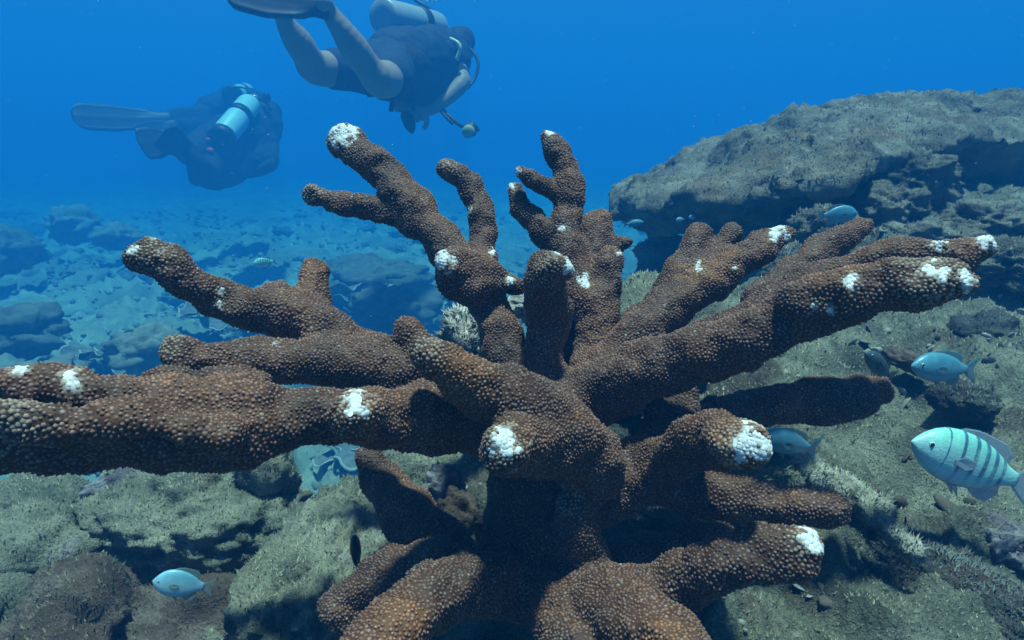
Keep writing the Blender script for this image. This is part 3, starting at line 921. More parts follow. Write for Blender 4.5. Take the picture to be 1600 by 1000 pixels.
WHITE = [(530, 208, 27), (545, 203, 16), (694, 408, 19), (772, 393, 10), (797, 440, 10), (860, 207, 10), (808, 268, 10), (799, 291, 8), (893, 414, 18), (914, 437, 13), (880, 356, 8), (870, 394, 9),
         (1213, 360, 17), (1230, 370, 10), (1090, 417, 9), (553, 625, 20), (562, 605, 14), (568, 640, 12), (788, 688, 25), (810, 700, 10), (1174, 690, 33), (1196, 700, 20), (1160, 710, 14), (1265, 840, 20), (1278, 856, 14),
         (32, 572, 18), (112, 600, 20), (345, 455, 7), (343, 475, 5), (240, 376, 7), (206, 390, 9), (1452, 423, 20), (1472, 428, 15), (1512, 438, 18), (1330, 440, 13), (1318, 441, 8), (1298, 484, 9), (1274, 477, 6),
         (1468, 380, 14), (1540, 375, 16), (1556, 382, 12), (968, 396, 5), (1147, 418, 3), (430, 535, 6), (735, 325, 5)]
PALE = [(20, 655, 75), (785, 690, 46), (560, 640, 40), (665, 545, 32), (1140, 690, 40), (490, 300, 20), (700, 262, 18), (860, 425, 30), (1430, 385, 40), (1520, 390, 40), (1450, 430, 60), (240, 395, 34), (1250, 845, 36), (885, 785, 25), (265, 540, 28)]
ORANGE = [(720, 590, 75), (265, 560, 42), (600, 660, 60), (330, 560, 60), (640, 960, 70), (1000, 960, 90), (1120, 700, 60), (940, 350, 40), (1100, 400, 60), (490, 425, 30), (1290, 800, 60), (1310, 380, 60)]

WHITE = [(x, y, r * (.7 if r < 12 else .82)) for x, y, r in WHITE]

def build_coral():
    lo = np.array([9.0] * 3); hi = -lo
    chains = []
    for k, pts in CH.items():
        a = np.array([[*P(px, py, d), r * d / F] for px, py, d, r in pts])
        a = catmull(a, 4)
        chains.append((k, a[:, :3], a[:, 3]))
        lo = np.minimum(lo, (a[:, :3] - a[:, 3:]).min(0)); hi = np.maximum(hi, (a[:, :3] + a[:, 3:]).max(0))
    fd = Field(lo - .02, hi + .02, .0042, .2)
    for i, (k, p, r) in enumerate(chains):
        # swell the radius a little along the branch
        s = 1 + .09 * perlin(p * 24 + 3 * i)
        fd.chain(p, r * s * .91, i, k=.008)
    fd.noise(.0065, .030, 3, band=.03, seed=1.7)
    v, q, g, ident = fd.mesh()
    base = np.array(P(840, 960, .70))
    root = empty('branching_coral', base)
    tag(root, 'large brown branching coral with white broken tips filling the foreground', 'coral')
    # corallites: poisson spread over the whole surface
    rng = np.random.default_rng(8)
    p, n, f, area = sample_surface(v, q, g, 640000, rng)
    rmin = 0.0024
    _, first = np.unique(np.floor(p / (rmin * .72)).astype(np.int64) @ np.array([1, 4096, 4096 ** 2]), return_index=True)
    first = rng.permutation(first)
    p, n, f = p[first], n[first], f[first]
    cell = rmin
    grid = {}
    keep = []
    keys = np.floor(p / cell).astype(int)
    offs = [(a, b, c) for a in (-1, 0, 1) for b in (-1, 0, 1) for c in (-1, 0, 1)]
    r2 = rmin * rmin
    P_ = p.tolist(); K_ = [tuple(k) for k in keys.tolist()]
    for i in range(len(P_)):
        kx, ky, kz = K_[i]
        x, y, z = P_[i]
        ok = True
        for a, b, c in offs:
            lst = grid.get((kx + a, ky + b, kz + c))
            if lst:
                for (X, Y, Z) in lst:
                    if (X - x) ** 2 + (Y - y) ** 2 + (Z - z) ** 2 < r2:
                        ok = False
                        break
                if not ok:
                    break
        if ok:
            grid.setdefault((kx, ky, kz), []).append((x, y, z))
            keep.append(i)
    keep = np.array(keep)
    p = p[keep]; n = n[keep]; pid = ident[q[f[keep], 0]]
    print('corallites', len(p), 'area', area, 'skin', len(q))
    # colour regions, chosen where they lie on the visible side of the colony
    def regions(pts, nr, lst, jitter):
        px, py, d = project(pts)
        out = np.zeros(len(pts))
        jit = fbm(pts * 130 + 9, 2) * jitter
        view = CAM - pts
        facing = (nr * view).sum(1) / np.linalg.norm(view, axis=1)
        for x, y, r in lst:
            dist = np.hypot(px - x, py - y)
            m = (dist < r * 1.6) & (facing > -0.3)
            if not m.any(): continue
            vis = m & (facing > 0.05) & (dist < r * 1.1)
            if not vis.any(): vis = m
            dm = d[vis].min()
            w = np.clip((1.1 + jit - dist / r) * 1.7, 0, 1) * (d < dm + .03) * m
            out = np.maximum(out, w)
        return out
    wr = regions(p, n, WHITE, .9)
    white = wr > .5
    pale = np.maximum(np.maximum(regions(p, n, PALE, .6), np.clip(wr * 2.2, 0, 1)), .75 * regions(p, n, [(x, y, r * 1.6 + 3) for x, y, r in WHITE], .9))
    orange = regions(p, n, ORANGE, .6)
    low = fbm(p * 16, 3)
    brown = np.array([.112, .046, .024]); dk = np.array([.055, .026, .016]); org = np.array([.23, .090, .029])
    t = np.clip(.5 + .9 * low, 0, 1)[:, None]
    skin_c = dk * (1 - t) + brown * t
    skin_c = skin_c * (1 - .45 * orange[:, None]) + org * .45 * orange[:, None]
    skin_c = skin_c * (1 + .18 * rng.normal(size=(len(p), 1)))
    tip_c = skin_c * 1.7 + np.array([.034, .024, .019]) + .05 * np.abs(rng.normal(size=(len(p), 1))) + .06 * (rng.random((len(p), 1)) < .10)
    pl = pale[:, None]
    tip_c = tip_c * (1 - .6 * pl) + np.array([.42, .36, .29]) * .6 * pl
    side_c = skin_c * 1.05
    side_c = side_c * (1 - .35 * pl) + np.array([.26, .19, .12]) * .35 * pl
    # template corallite: six sided leaning cup
    ns = 5
    a = np.linspace(0, 2 * np.pi, ns, endpoint=False)
    ring = np.stack([np.cos(a), np.sin(a)], 1)
    tb, bb = frames(n, rng)
    tang = np.zeros_like(n)
    for i, (k, cp, cr) in enumerate(chains):
        m = np.flatnonzero(pid == i)
        if not len(m): continue
        tg = np.gradient(cp, axis=0); tg /= np.maximum(np.linalg.norm(tg, axis=1), 1e-9)[:, None]
        tang[m] = tg[((p[m][:, None] - cp[None]) ** 2).sum(2).argmin(1)]
    axis_lean = n + .55 * tang + rng.normal(size=n.shape) * .18
    axis_lean /= np.linalg.norm(axis_lean, axis=1)[:, None]
    size = rmin * .66 * (0.78 + .45 * rng.random(len(p))) * (1 + .15 * pale) * (1 + .25 * np.clip(fbm(p * 45, 2), -1, 1))
    hgt = rmin * .56 * (0.5 + .9 * rng.random(len(p)))
    hgt *= 1 - .45 * np.clip(wr * 1.3, 0, 1); size = size * (1 + .25 * np.clip(wr * 1.3, 0, 1))
    def ringv(rad, h, ax):
        return (p[:, None] + tb[:, None] * (ring[None, :, :1] * (size * rad)[:, None, None]) + bb[:, None] * (ring[None, :, 1:] * (size * rad)[:, None, None]) + ax[:, None] * (h * hgt)[:, None, None])
    V = np.concatenate([ringv(1.1, -.4, n), ringv(.66, .6, axis_lean), (p + axis_lean * (hgt * 1.0)[:, None])[:, None]], 1)
    nv = 2 * ns + 1
    j = np.arange(ns); j2 = (j + 1) % ns
    qt = np.stack([j, j2, ns + j2, ns + j], 1)
    tt = np.stack([ns + j, ns + j2, np.full(ns, 2 * ns)], 1)
    wc = np.array([.60, .64, .64])
    C = np.concatenate([np.repeat(skin_c[:, None] * .85, ns, 1), np.repeat(.55 * side_c[:, None] + .45 * tip_c[:, None], ns, 1), tip_c[:, None]], 1)
    cw = np.clip((wr + .10 * rng.normal(size=len(p)) - .12) / .55, 0, 1); cw = cw * cw * (3 - 2 * cw)
    cream = np.array([.40, .33, .25])
    k1 = np.clip(cw * 2, 0, 1)[:, None, None]; k2 = np.clip(cw * 2 - 1, 0, 1)[:, None, None]
    C = (C * (1 - k1) + cream * k1) * (1 - k2) + wc * k2 * (.85 + .25 * rng.random((len(p), 1, 1)))
    C = np.clip(C, .008, .92)
    def polyp_mesh(name, m):
        idx = np.flatnonzero(m)
        k = len(idx)
        o = (np.arange(k) * nv)[:, None, None]
        return mesh_np(name, V[idx].reshape(-1, 3) - base, [(qt[None] + o).reshape(-1, 4), (tt[None] + o).reshape(-1, 3)], M_CORAL, True, cols=C[idx].reshape(-1, 3))
    # skin per branch
    vl = fbm(v * 16, 3)
    tv = np.clip(.5 + .6 * vl, 0, 1)[:, None]
    vc = (dk * (1 - tv) + brown * tv) * .8
    vo = regions(v, g, ORANGE, .6)[:, None]
    vc = vc * (1 - .45 * vo) + org * .38 * vo
    vwr = regions(v, g, WHITE, .9); vw = vwr > .5
    vk = np.clip((vwr - .2) / .5, 0, 1)[:, None]
    vc = vc * (1 - vk) + wc * vk
    qid = ident[q[:, 0]]
    qwhite = vw[q].sum(1) >= 2
    for i, (k, _, _) in enumerate(chains):
        m = (qid == i) & ~qwhite
        if not m.any(): continue
        sv, sq, sn, used = split_mesh(v, q, g, m)
        br = obj('branch', mesh_np('branch', sv - base, sq, M_CORAL, True, sn, vc[used]), root)
        mp = (pid == i) & ~white
        if mp.any():
            tag(obj('polyps', polyp_mesh('polyps', mp), br), kind='stuff')
        mw = (qid == i) & qwhite
        mpw = (pid == i) & white
        if mw.any():
            for comp in components(q, mw):
                sv, sq, sn, used = split_mesh(v, q, g, comp)
                obj('white_scar', mesh_np('white_scar', sv - base, sq, M_CORAL, True, sn, vc[used]), br)
        if mpw.any():
            tag(obj('white_polyps', polyp_mesh('white_polyps', mpw), br), kind='stuff')
build_coral()

# ------------------------------------------------------------------ divers
M_SKIN = plain('skin', (0.30, 0.21, 0.165), .55, .3, var=.08, scale=20)
M_SUIT = plain('neoprene', (0.022, 0.024, 0.030), .75, .2, var=.3, scale=25)
M_SUITB = plain('dark_blue_nylon', (0.02, 0.03, 0.06), .8, .2, var=.3, scale=18)
M_FIN = plain('fin_rubber', (0.018, 0.02, 0.03), .5, .3, var=.3, scale=12)
M_TANK = plain('tank_paint', (0.34, 0.36, 0.36), .38, .5, var=.08, scale=10)
M_TANKC = plain('tank_cyan', (0.40, 0.66, 0.68), .38, .5, var=.08, scale=10)
M_RUBBER = plain('black_rubber', (0.015, 0.015, 0.018), .5, .3)
M_METAL = plain('chrome', (0.6, 0.6, 0.6), .3, .5, .8)
M_HOSEY = plain('pale_hose', (0.62, 0.62, 0.30), .5, .3)
M_RED = plain('red_plastic', (0.55, 0.05, 0.06), .5, .3)
M_YEL = plain('yellow_plastic', (0.30, 0.30, 0.10), .5, .3)
M_HAIR = plain('hair', (0.02, 0.015, 0.012), .7, .2)

def pp(l):
    """[(px, py, depth, radius in metres)] to points and radii"""
    return np.array([P(a, b, d) for a, b, d, _ in l]), np.array([x[3] for x in l])
def farther(l, k=1.15, kr=1.1):
    return [(a, b, d * k, r * kr) for a, b, d, r in l]
def sdf_part(name, chains, vox, mat, parent, base, k=.03, amp=0.0, sc=.06):
    pr = [pp(c) if isinstance(c, list) else c for c in chains]
    pr = [(catmull(np.c_[a, b], 3)[:, :3], catmull(np.c_[a, b], 3)[:, 3]) for a, b in pr]
    lo = np.min([(a - b[:, None]).min(0) for a, b in pr], 0) - 3 * vox
    hi = np.max([(a + b[:, None]).max(0) for a, b in pr], 0) + 3 * vox
    fd = Field(lo, hi, vox, .3)
    for a, b in pr:
        fd.chain(a, b, 0, k=k, pad=.06)
    if amp:
        fd.noise(amp, sc, 2, band=.05)
    v, q, g, _ = fd.mesh()
    return obj(name, mesh_np(name, v - base, q, mat, True, g), parent)
def tube(name, pts, r, mat, parent, base, ns=8, sub=5):
    c = catmull(np.array(pts), sub)
    t = np.gradient(c, axis=0); t /= np.linalg.norm(t, axis=1)[:, None]
    up = np.array([.3, .2, 1.0]); s = np.cross(t, up); s /= np.linalg.norm(s, axis=1)[:, None]; w = np.cross(s, t)
    a = np.linspace(0, 2 * np.pi, ns, endpoint=False)
    v = (c[:, None] + r * (np.cos(a)[None, :, None] * s[:, None] + np.sin(a)[None, :, None] * w[:, None])).reshape(-1, 3)
    n = len(c)
    i = np.arange(n - 1)[:, None]; j = np.arange(ns)[None]
    q = np.stack([i * ns + j, i * ns + (j + 1) % ns, (i + 1) * ns + (j + 1) % ns, (i + 1) * ns + j], -1).reshape(-1, 4)
    v = np.vstack([v, c[:1], c[-1:]])
    k = np.arange(ns)
    t1 = np.stack([(k + 1) % ns, k, np.full(ns, n * ns)], 1); t2 = np.stack([(n - 1) * ns + k, (n - 1) * ns + (k + 1) % ns, np.full(ns, n * ns + 1)], 1)
    return obj(name, mesh_np(name, v - base, [q, np.concatenate([t1, t2])], mat), parent)
def lathe(name, p0, p1, prof, mat, parent, base, ns=32):
    """solid of revolution about p0->p1; prof is [(t, radius)] along the axis"""
    ax = p1 - p0; L = np.linalg.norm(ax); ax = ax / L
    s = np.cross(ax, [.2, .3, 1]); s /= np.linalg.norm(s); w = np.cross(ax, s)
    a = np.linspace(0, 2 * np.pi, ns, endpoint=False)
    v = np.concatenate([p0 + ax * L * t + r * (np.cos(a)[:, None] * s + np.sin(a)[:, None] * w) for t, r in prof])
    n = len(prof)
    i = np.arange(n - 1)[:, None]; j = np.arange(ns)[None]
    q = np.stack([i * ns + j, i * ns + (j + 1) % ns, (i + 1) * ns + (j + 1) % ns, (i + 1) * ns + j], -1).reshape(-1, 4)
    return obj(name, mesh_np(name, v - base, q, mat), parent)
def tank(p0, p1, mat, parent, base, r=.09, boot=True):
    pr = [(0, .001), (-.004, r * .5), (0, r * .90), (.008, r * .97), (.025, r), (.80, r), (.85, r * .95), (.89, r * .8), (.92, r * .55), (.935, r * .3), (.96, r * .22), (.96, .001)]
    t = lathe('scuba_tank', p0, p1, pr, mat, parent, base)
    ax = p1 - p0
    if boot:
        lathe('tank_boot', p0, p1, [(-.012, .001), (-.012, r * .9), (0, r * 1.03), (.10, r * 1.05), (.11, r * 1.001)], M_RUBBER, t, base)
    lathe('tank_strap', p0, p1, [(.50, r * .99), (.50, r * 1.05), (.60, r * 1.05), (.60, r * .99)], M_RUBBER, t, base)
    lathe('tank_valve', p0, p1, [(.95, .001), (.95, .02), (.98, .02), (.985, .034), (1.04, .034), (1.045, .015), (1.05, .001)], M_METAL, t, base, 14)
    return t
def fin(parent, base, p0, p1, side, w0, w1, mat=None):
    """foot pocket at p0, blade tip at p1; side = width direction"""
    ax = p1 - p0; L = np.linalg.norm(ax); ax /= L
    side = side - ax * (side @ ax); side /= np.linalg.norm(side)
    nz = np.cross(ax, side)
    ts = np.linspace(0, 1, 22)
    V = []
    for t in ts:
        w = w0 + (w1 - w0) * min(1, max(0, (t - .15) / .45)) ** .8
        if t > .86: w *= math.sqrt(max(.02, 1 - ((t - .86) / .145) ** 2))
        th = (.035 * max(0, 1 - t / .32) ** .7 + .007)
        bend = nz * (.10 * L * t * t)
        for u in np.linspace(-1, 1, 11):
            e = .010 * (abs(u) > .85) + .005 * (abs(u) < .12)
            V.append(p0 + ax * L * t + side * w * u + bend + nz * (th * math.sqrt(max(0.05, 1 - u * u * .9)) + e * (t > .2)))
        for u in np.linspace(1, -1, 11):
            e = .010 * (abs(u) > .85) + .005 * (abs(u) < .12)
            V.append(p0 + ax * L * t + side * w * u + bend - nz * (th * math.sqrt(max(0.05, 1 - u * u * .9)) + e * (t > .2)))
    m = 22
    i = np.arange(len(ts) - 1)[:, None]; j = np.arange(m)[None]
    q = np.stack([i * m + j, i * m + (j + 1) % m, (i + 1) * m + (j + 1) % m, (i + 1) * m + j], -1).reshape(-1, 4)
    V = np.array(V)
    V = np.vstack([V, V[:m].mean(0), V[-m:].mean(0)])
    k = np.arange(m); n = len(ts)
    t1 = np.stack([(k + 1) % m, k, np.full(m, n * m)], 1); t2 = np.stack([(n - 1) * m + k, (n - 1) * m + (k + 1) % m, np.full(m, n * m + 1)], 1)
    return obj('fin', mesh_np('fin', V - base, [q, np.concatenate([t1, t2])], mat or M_FIN), parent)
def blob(name, c, radii, mat, parent, base, rot=(0, 0, 0), seed=1, rough=.05, level=3):
    v, f = rock_shape(seed, radii, rough=rough, level=level, fine=0)
    return obj(name, mesh_np(name, v @ rot_matrix(*rot).T + c - base, f, mat), parent)
def hand(c, direction, spread, curl, r=.0085):
    """chains for a palm and five curled fingers"""
    d = direction / np.linalg.norm(direction)
    s = spread - d * (spread @ d); s /= np.linalg.norm(s)
    n = np.cross(d, s) * curl
    out = [(np.array([c, c + d * .045, c + d * .085]), np.array([.026, .034, .03]))]
    for k, ln in zip((-1.5, -.5, .5, 1.5), (.065, .078, .072, .058)):
        b = c + d * .085 + s * k * .019
        m1 = b + d * ln * .45 + n * ln * .15
        m2 = m1 + d * ln * .2 + n * ln * .45
        out.append((np.array([b, m1, m2, m2 + n * ln * .3 - d * ln * .1]), np.array([r * 1.1, r, r * .9, r * .75])))
    b = c + d * .035 - s * .03
    out.append((np.array([b, b + d * .03 - s * .025 + n * .01, b + d * .055 - s * .028 + n * .03]), np.array([.012, .010, .008])))
    return out

def diver_near():
    base = P(620, 110, 3.5)
    o = empty('person', base)
    FAR.append(o); tag(o, 'diver in shorts swimming away at the top, tank on back and bare legs', 'person')
    rw = P(662, 174, 3.72); lw = P(640, 168, 3.66)
    body = [[(600, 105, 3.42, .13), (640, 104, 3.62, .135), (680, 100, 3.88, .16), (698, 92, 4.02, .12), (706, 84, 4.12, .062), (710, 80, 4.2, .06)],
            [(713, 74, 4.24, .085), (718, 70, 4.32, .098), (722, 74, 4.40, .075)],
            # right leg: hip, knee, calf, ankle, foot
            [(612, 112, 3.36, .105), (606, 122, 3.15, .092), (592, 124, 2.96, .078), (574, 104, 2.88, .062), (555, 78, 2.80, .064), (535, 48, 2.73, .05), (514, 18, 2.68, .036), (506, 4, 2.62, .036)],
            [(578, 108, 3.42, .105), (540, 108, 3.32, .095), (494, 106, 3.2, .082), (480, 88, 3.1, .068), (466, 66, 3.02, .066), (452, 46, 2.96, .05), (442, 26, 2.92, .038), (436, 12, 2.88, .036)],
            [(700, 100, 3.98, .075), (712, 112, 3.88, .058), (722, 128, 3.80, .05), (700, 152, 3.76, .044), (676, 170, 3.73, .034), (664, 174, 3.72, .028)],
            [(668, 128, 3.80, .07), (640, 150, 3.72, .055), (622, 160, 3.66, .05), (632, 166, 3.66, .036), (642, 168, 3.66, .028)]]
    ch = [pp(c) for c in body] + hand(rw, P(636, 190, 3.68) - rw, np.array([0, 1, .2]), 1) + hand(lw, P(662, 180, 3.66) - lw, np.array([0, 1, .2]), -1)
    bd = sdf_part('body', ch, .0095, M_SKIN, o, base, k=.022)
    sdf_part('hair', [[(714, 70, 4.25, .095), (719, 66, 4.33, .102)]], .01, M_HAIR, bd, base, amp=.006)
    lathe('dive_mask', P(722, 78, 4.40), P(727, 80, 4.48), [(0, .07), (.3, .075), (.8, .07), (1, .06), (1, .001)], M_RUBBER, o, base, 16)
    sdf_part('shorts', [[(604, 106, 3.45, .155), (585, 106, 3.40, .14)], [(612, 112, 3.37, .122), (609, 119, 3.23, .116), (606, 122, 3.14, .108)], [(582, 108, 3.42, .122), (552, 109, 3.35, .112), (528, 108, 3.29, .104)]], .01, M_SUITB, o, base, k=.04, amp=.006, sc=.08)
    sdf_part('shirt', [[(620, 104, 3.5, .15), (650, 104, 3.68, .15), (682, 100, 3.89, .175), (700, 94, 4.02, .12)], [(700, 100, 3.98, .085), (710, 110, 3.90, .070), (717, 120, 3.845, .064)], [(668, 128, 3.80, .08), (645, 147, 3.73, .066)]], .01, M_SUIT, o, base, k=.04, amp=.005, sc=.07)
    vest = sdf_part('buoyancy_vest', [[(612, 84, 3.50, .13), (650, 92, 3.68, .17), (690, 92, 3.94, .18)], [(625, 130, 3.58, .10), (660, 134, 3.74, .12), (692, 128, 3.92, .12)], [(598, 72, 3.46, .05), (640, 72, 3.6, .09), (680, 70, 3.86, .10)], [(645, 146, 3.7, .07), (680, 146, 3.86, .075)], [(700, 70, 3.98, .07), (712, 92, 4.0, .07)]], .012, M_SUITB, o, base, k=.05, amp=.012, sc=.1)
    tube('vest_strap', [P(616, 150, 3.55), P(613, 162, 3.54), P(611, 174, 3.54)], .014, M_RUBBER, vest, base)
    tube('vest_strap', [P(645, 152, 3.62), P(647, 160, 3.6), P(646, 172, 3.6)], .012, M_RUBBER, vest, base)
    tube('vest_strap', [P(572, 138, 3.36), P(574, 149, 3.36), P(582, 150, 3.38)], .005, M_RUBBER, vest, base)
    t0 = P(597, 25, 3.50); t1 = P(694, 46, 4.06)
    tank(t0, t1, M_TANK, o, base, .093, boot=False)
    rg = blob('regulator_first_stage', P(684, 58, 3.80), (.035, .035, .03), M_METAL, o, base)
    tube('hose', [P(684, 60, 3.80), P(700, 60, 3.74), P(714, 66, 3.72), P(719, 76, 3.72), P(713, 94, 3.74)], .011, M_HOSEY, o, base)
    tube('hose', [P(690, 52, 3.98), P(712, 62, 3.96), P(736, 78, 3.94), P(747, 98, 3.92), P(742, 122, 3.9), P(730, 138, 3.86)], .010, M_RUBBER, o, base)
    tube('hose', [P(694, 46, 4.03), P(684, 26, 3.98), P(668, 12, 3.95), P(652, 2, 3.95), P(640, -8, 3.95)], .012, M_RUBBER, o, base)
    tube('gauge_hose', [P(672, 150, 3.8), P(690, 170, 3.76), P(708, 187, 3.74), P(722, 198, 3.74)], .012, M_RUBBER, o, base)
    tube('gauge_hose', [P(676, 152, 3.8), P(688, 172, 3.74), P(700, 186, 3.72), P(708, 194, 3.72)], .010, M_RUBBER, o, base)
    lathe('pressure_gauge', P(733, 204, 3.74), P(731, 207, 3.68), [(0, .001), (0, .034), (.3, .037), (.8, .037), (1, .030), (1, .001)], M_YEL, o, base, 20)
    sdf_part('spare_regulator', [[(728, 200, 3.76, .022), (738, 198, 3.77, .024), (746, 203, 3.78, .014)], [(737, 199, 3.77, .02), (738, 190, 3.77, .01)], [(738, 200, 3.77, .02), (741, 210, 3.77, .012)]], .006, M_RUBBER, o, base, k=.012)
    sdf_part('hand_camera', [[(634, 182, 3.66, .03), (640, 194, 3.65, .034), (643, 204, 3.65, .018)]], .007, M_RUBBER, o, base, k=.012)
    for a_, b_ in ((.10, .22), (.42, .54), (.74, .86)):
        lathe('sleeve_stripe', P(708, 106, 3.915), P(718, 121, 3.84), [(a_, .060), (a_, .0735), (b_, .0725), (b_, .060)], M_TANK, o, base, 20)
    # fins
    fin(o, base, P(514, 10, 2.66), P(350, -22, 2.52), P(440, 60, 2.60) - P(440, 0, 2.62), .055, .105)
    fin(o, base, P(438, 14, 2.89), P(392, -150, 2.78), P(500, 0, 2.85) - P(400, 0, 2.9), .055, .105)

def diver_middle():
    base = P(350, 220, 5.635)
    o = empty('person', base)
    FAR.append(o); tag(o, 'dim diver low over the seabed with a bright cyan tank, in front of another', 'person')
    body = [[(318, 228, 4.72, .12), (345, 224, 4.88, .14), (385, 205, 5.14, .17), (405, 190, 5.28, .11), (412, 184, 5.36, .06), (416, 180, 5.42, .09), (420, 178, 5.5, .10)],
            [(312, 226, 4.68, .10), (298, 240, 4.45, .085), (290, 236, 4.3, .075), (284, 224, 4.22, .06), (276, 212, 4.16, .04)],
            [(330, 246, 4.72, .10), (326, 268, 4.5, .085), (315, 262, 4.3, .07), (300, 246, 4.22, .06), (290, 236, 4.18, .04)],
            [(412, 205, 5.2, .08), (424, 230, 5.1, .06), (420, 258, 5.0, .055), (395, 270, 4.98, .04), (382, 272, 4.97, .03)],
            [(370, 250, 5.0, .08), (362, 268, 4.9, .06), (372, 276, 4.88, .04)]]
    ch = [pp(farther(c)) for c in body] + hand(P(382, 272, 5.715), P(366, 270, 5.658) - P(382, 272, 5.715), np.array([0, 1., 0]), 1)
    bd = sdf_part('body', ch, .011, M_SUIT, o, base, k=.03)
    sdf_part('hair', [farther(c) for c in [[(417, 179, 5.43, .10), (421, 176, 5.5, .108)]]], .012, M_HAIR, bd, base)
    sdf_part('buoyancy_vest', [farther(c) for c in [[(330, 226, 4.76, .15), (370, 212, 5.0, .20), (404, 196, 5.24, .20)], [(410, 215, 5.15, .12), (416, 250, 5.04, .10)], [(318, 250, 4.74, .10), (312, 274, 4.72, .085), (340, 276, 4.74, .10), (366, 268, 4.84, .10)], [(330, 250, 4.76, .14), (370, 250, 4.92, .15)]]], .013, M_SUITB, o, base, k=.06, amp=.015, sc=.1)
    tank(P(344, 218, 5.313), P(397, 154, 5.807), M_TANKC, o, base, .102)
    tube('hose', [P(397, 154, 5.807), P(412, 158, 5.865), P(424, 172, 5.923), P(426, 190, 5.923)], .010, M_RUBBER, o, base)
    tube('hose', [P(397, 154, 5.807), P(386, 140, 5.865), P(372, 136, 5.888), P(360, 140, 5.923)], .009, M_RUBBER, o, base)
    blob('regulator_first_stage', P(416, 152, 5.819), (.04, .04, .05), M_RUBBER, o, base)
    blob('red_pouch', P(328, 236, 5.244), (.035, .03, .03), M_RED, o, base)
    blob('red_pouch', P(325, 218, 5.290), (.03, .02, .015), M_RED, o, base)
    blob('white_clip', P(361, 270, 5.428), (.022, .012, .01), M_TANK, o, base)
    fin(o, base, P(280, 218, 4.807), P(216, 228, 4.600), P(260, 245, 4.715) - P(260, 200, 4.761), .066, .118)
    fin(o, base, P(294, 240, 4.830), P(250, 206, 4.577), P(260, 245, 4.715) - P(268, 200, 4.600), .06, .105)

def diver_far():
    base = P(340, 170, 6.785)
    o = empty('person', base)
    FAR.append(o); tag(o, 'faintest diver mostly hidden behind the cyan tank diver, long fin to the left', 'person')
    body = [[(318, 182, 5.9, .13), (350, 170, 6.05, .16), (378, 164, 6.2, .15), (392, 160, 6.3, .07), (398, 158, 6.36, .10)],
            [(314, 184, 5.88, .11), (298, 184, 5.72, .10), (284, 182, 5.55, .08), (272, 182, 5.4, .065), (262, 184, 5.25, .045)],
            [(318, 192, 5.88, .11), (304, 198, 5.7, .10), (290, 198, 5.5, .08), (280, 196, 5.35, .06), (272, 194, 5.25, .045)],
            [(380, 172, 6.15, .08), (392, 186, 6.1, .06), (380, 196, 6.0, .05), (368, 198, 5.96, .03)]]
    ch = [pp(farther(c)) for c in body] + hand(P(368, 198, 6.854), P(356, 200, 6.785) - P(368, 198, 6.854), np.array([0, 1., 0]), 1)
    sdf_part('body', ch, .012, M_SUIT, o, base, k=.03)
    sdf_part('buoyancy_vest', [farther(c) for c in [[(330, 174, 5.95, .15), (376, 160, 6.15, .17)], [(366, 154, 6.1, .12), (398, 156, 6.2, .10)]]], .014, M_SUITB, o, base, k=.06, amp=.015, sc=.1)
    tank(P(362, 150, 6.727), P(388, 143, 7.360), M_TANKC, o, base, .10)
    tube('hose', [P(386, 144, 7.245), P(378, 134, 7.130), P(366, 132, 7.072), P(354, 136, 7.015)], .011, M_RUBBER, o, base)
    fin(o, base, P(270, 186, 6.037), P(112, 188, 5.577), P(200, 210, 5.750) - P(200, 160, 5.819), .072, .125)
    fin(o, base, P(276, 196, 6.037), P(214, 216, 5.692), P(250, 225, 5.750) - P(246, 185, 5.819), .066, .112)
diver_near(); diver_middle(); diver_far()

def bubbles():
    rng = np.random.default_rng(2)
    m, nt, b = new_mat('air_bubble')
    b.inputs['Base Color'].default_value = (.9, .95, 1, 1); b.inputs['Roughness'].default_value = .08; b.inputs['Specular IOR Level'].default_value = 1.0
    nt.links.new(ramp(nt, noise(nt, pos(nt), 60, 2), [(0, (.75, .85, .9)), (1, (.95, 1, 1))]), b.inputs['Base Color'])
    V, Fc = ico(2)
    vs, fs = [], []
    for i in range(46):
        c = P(rng.normal(672, 9), 4 - abs(rng.normal(0, 16)), rng.uniform(4.0, 4.3))
        vs.append(V * rng.uniform(.004, .016) * np.array([1, 1, .7]) + c); fs.append(Fc + i * len(V))
    o = obj('air_bubbles', mesh_np('air_bubbles', np.concatenate(vs), np.concatenate(fs), m))
    FAR.append(o); tag(o, 'cluster of exhaled air bubbles above the near diver', 'bubbles', kind='stuff')
bubbles()
def specks():
    rng = np.random.default_rng(6)
    m = plain('drifting_specks', (.55, .6, .58), .9, .1)
    V, Fc = ico(1)
    vs, fs = [], []
    for i in range(1000):
        d = rng.uniform(.5, 5.5)
        c = P(rng.uniform(-200, 1800), rng.uniform(-100, 620), d)
        if c[2] < float(far_height(c[0], c[1])[0]) + .05 or d < .9: continue
        vs.append(V * rng.uniform(.0003, .0010) ** 1.0 * (d ** .6) + c); fs.append(Fc + len(fs) * len(V))
    o = obj('drifting_specks', mesh_np('drifting_specks', np.concatenate(vs), np.concatenate(fs), m))
    FAR.append(o); tag(o, 'tiny pale specks drifting in the blue water', 'specks', kind='stuff')
specks()


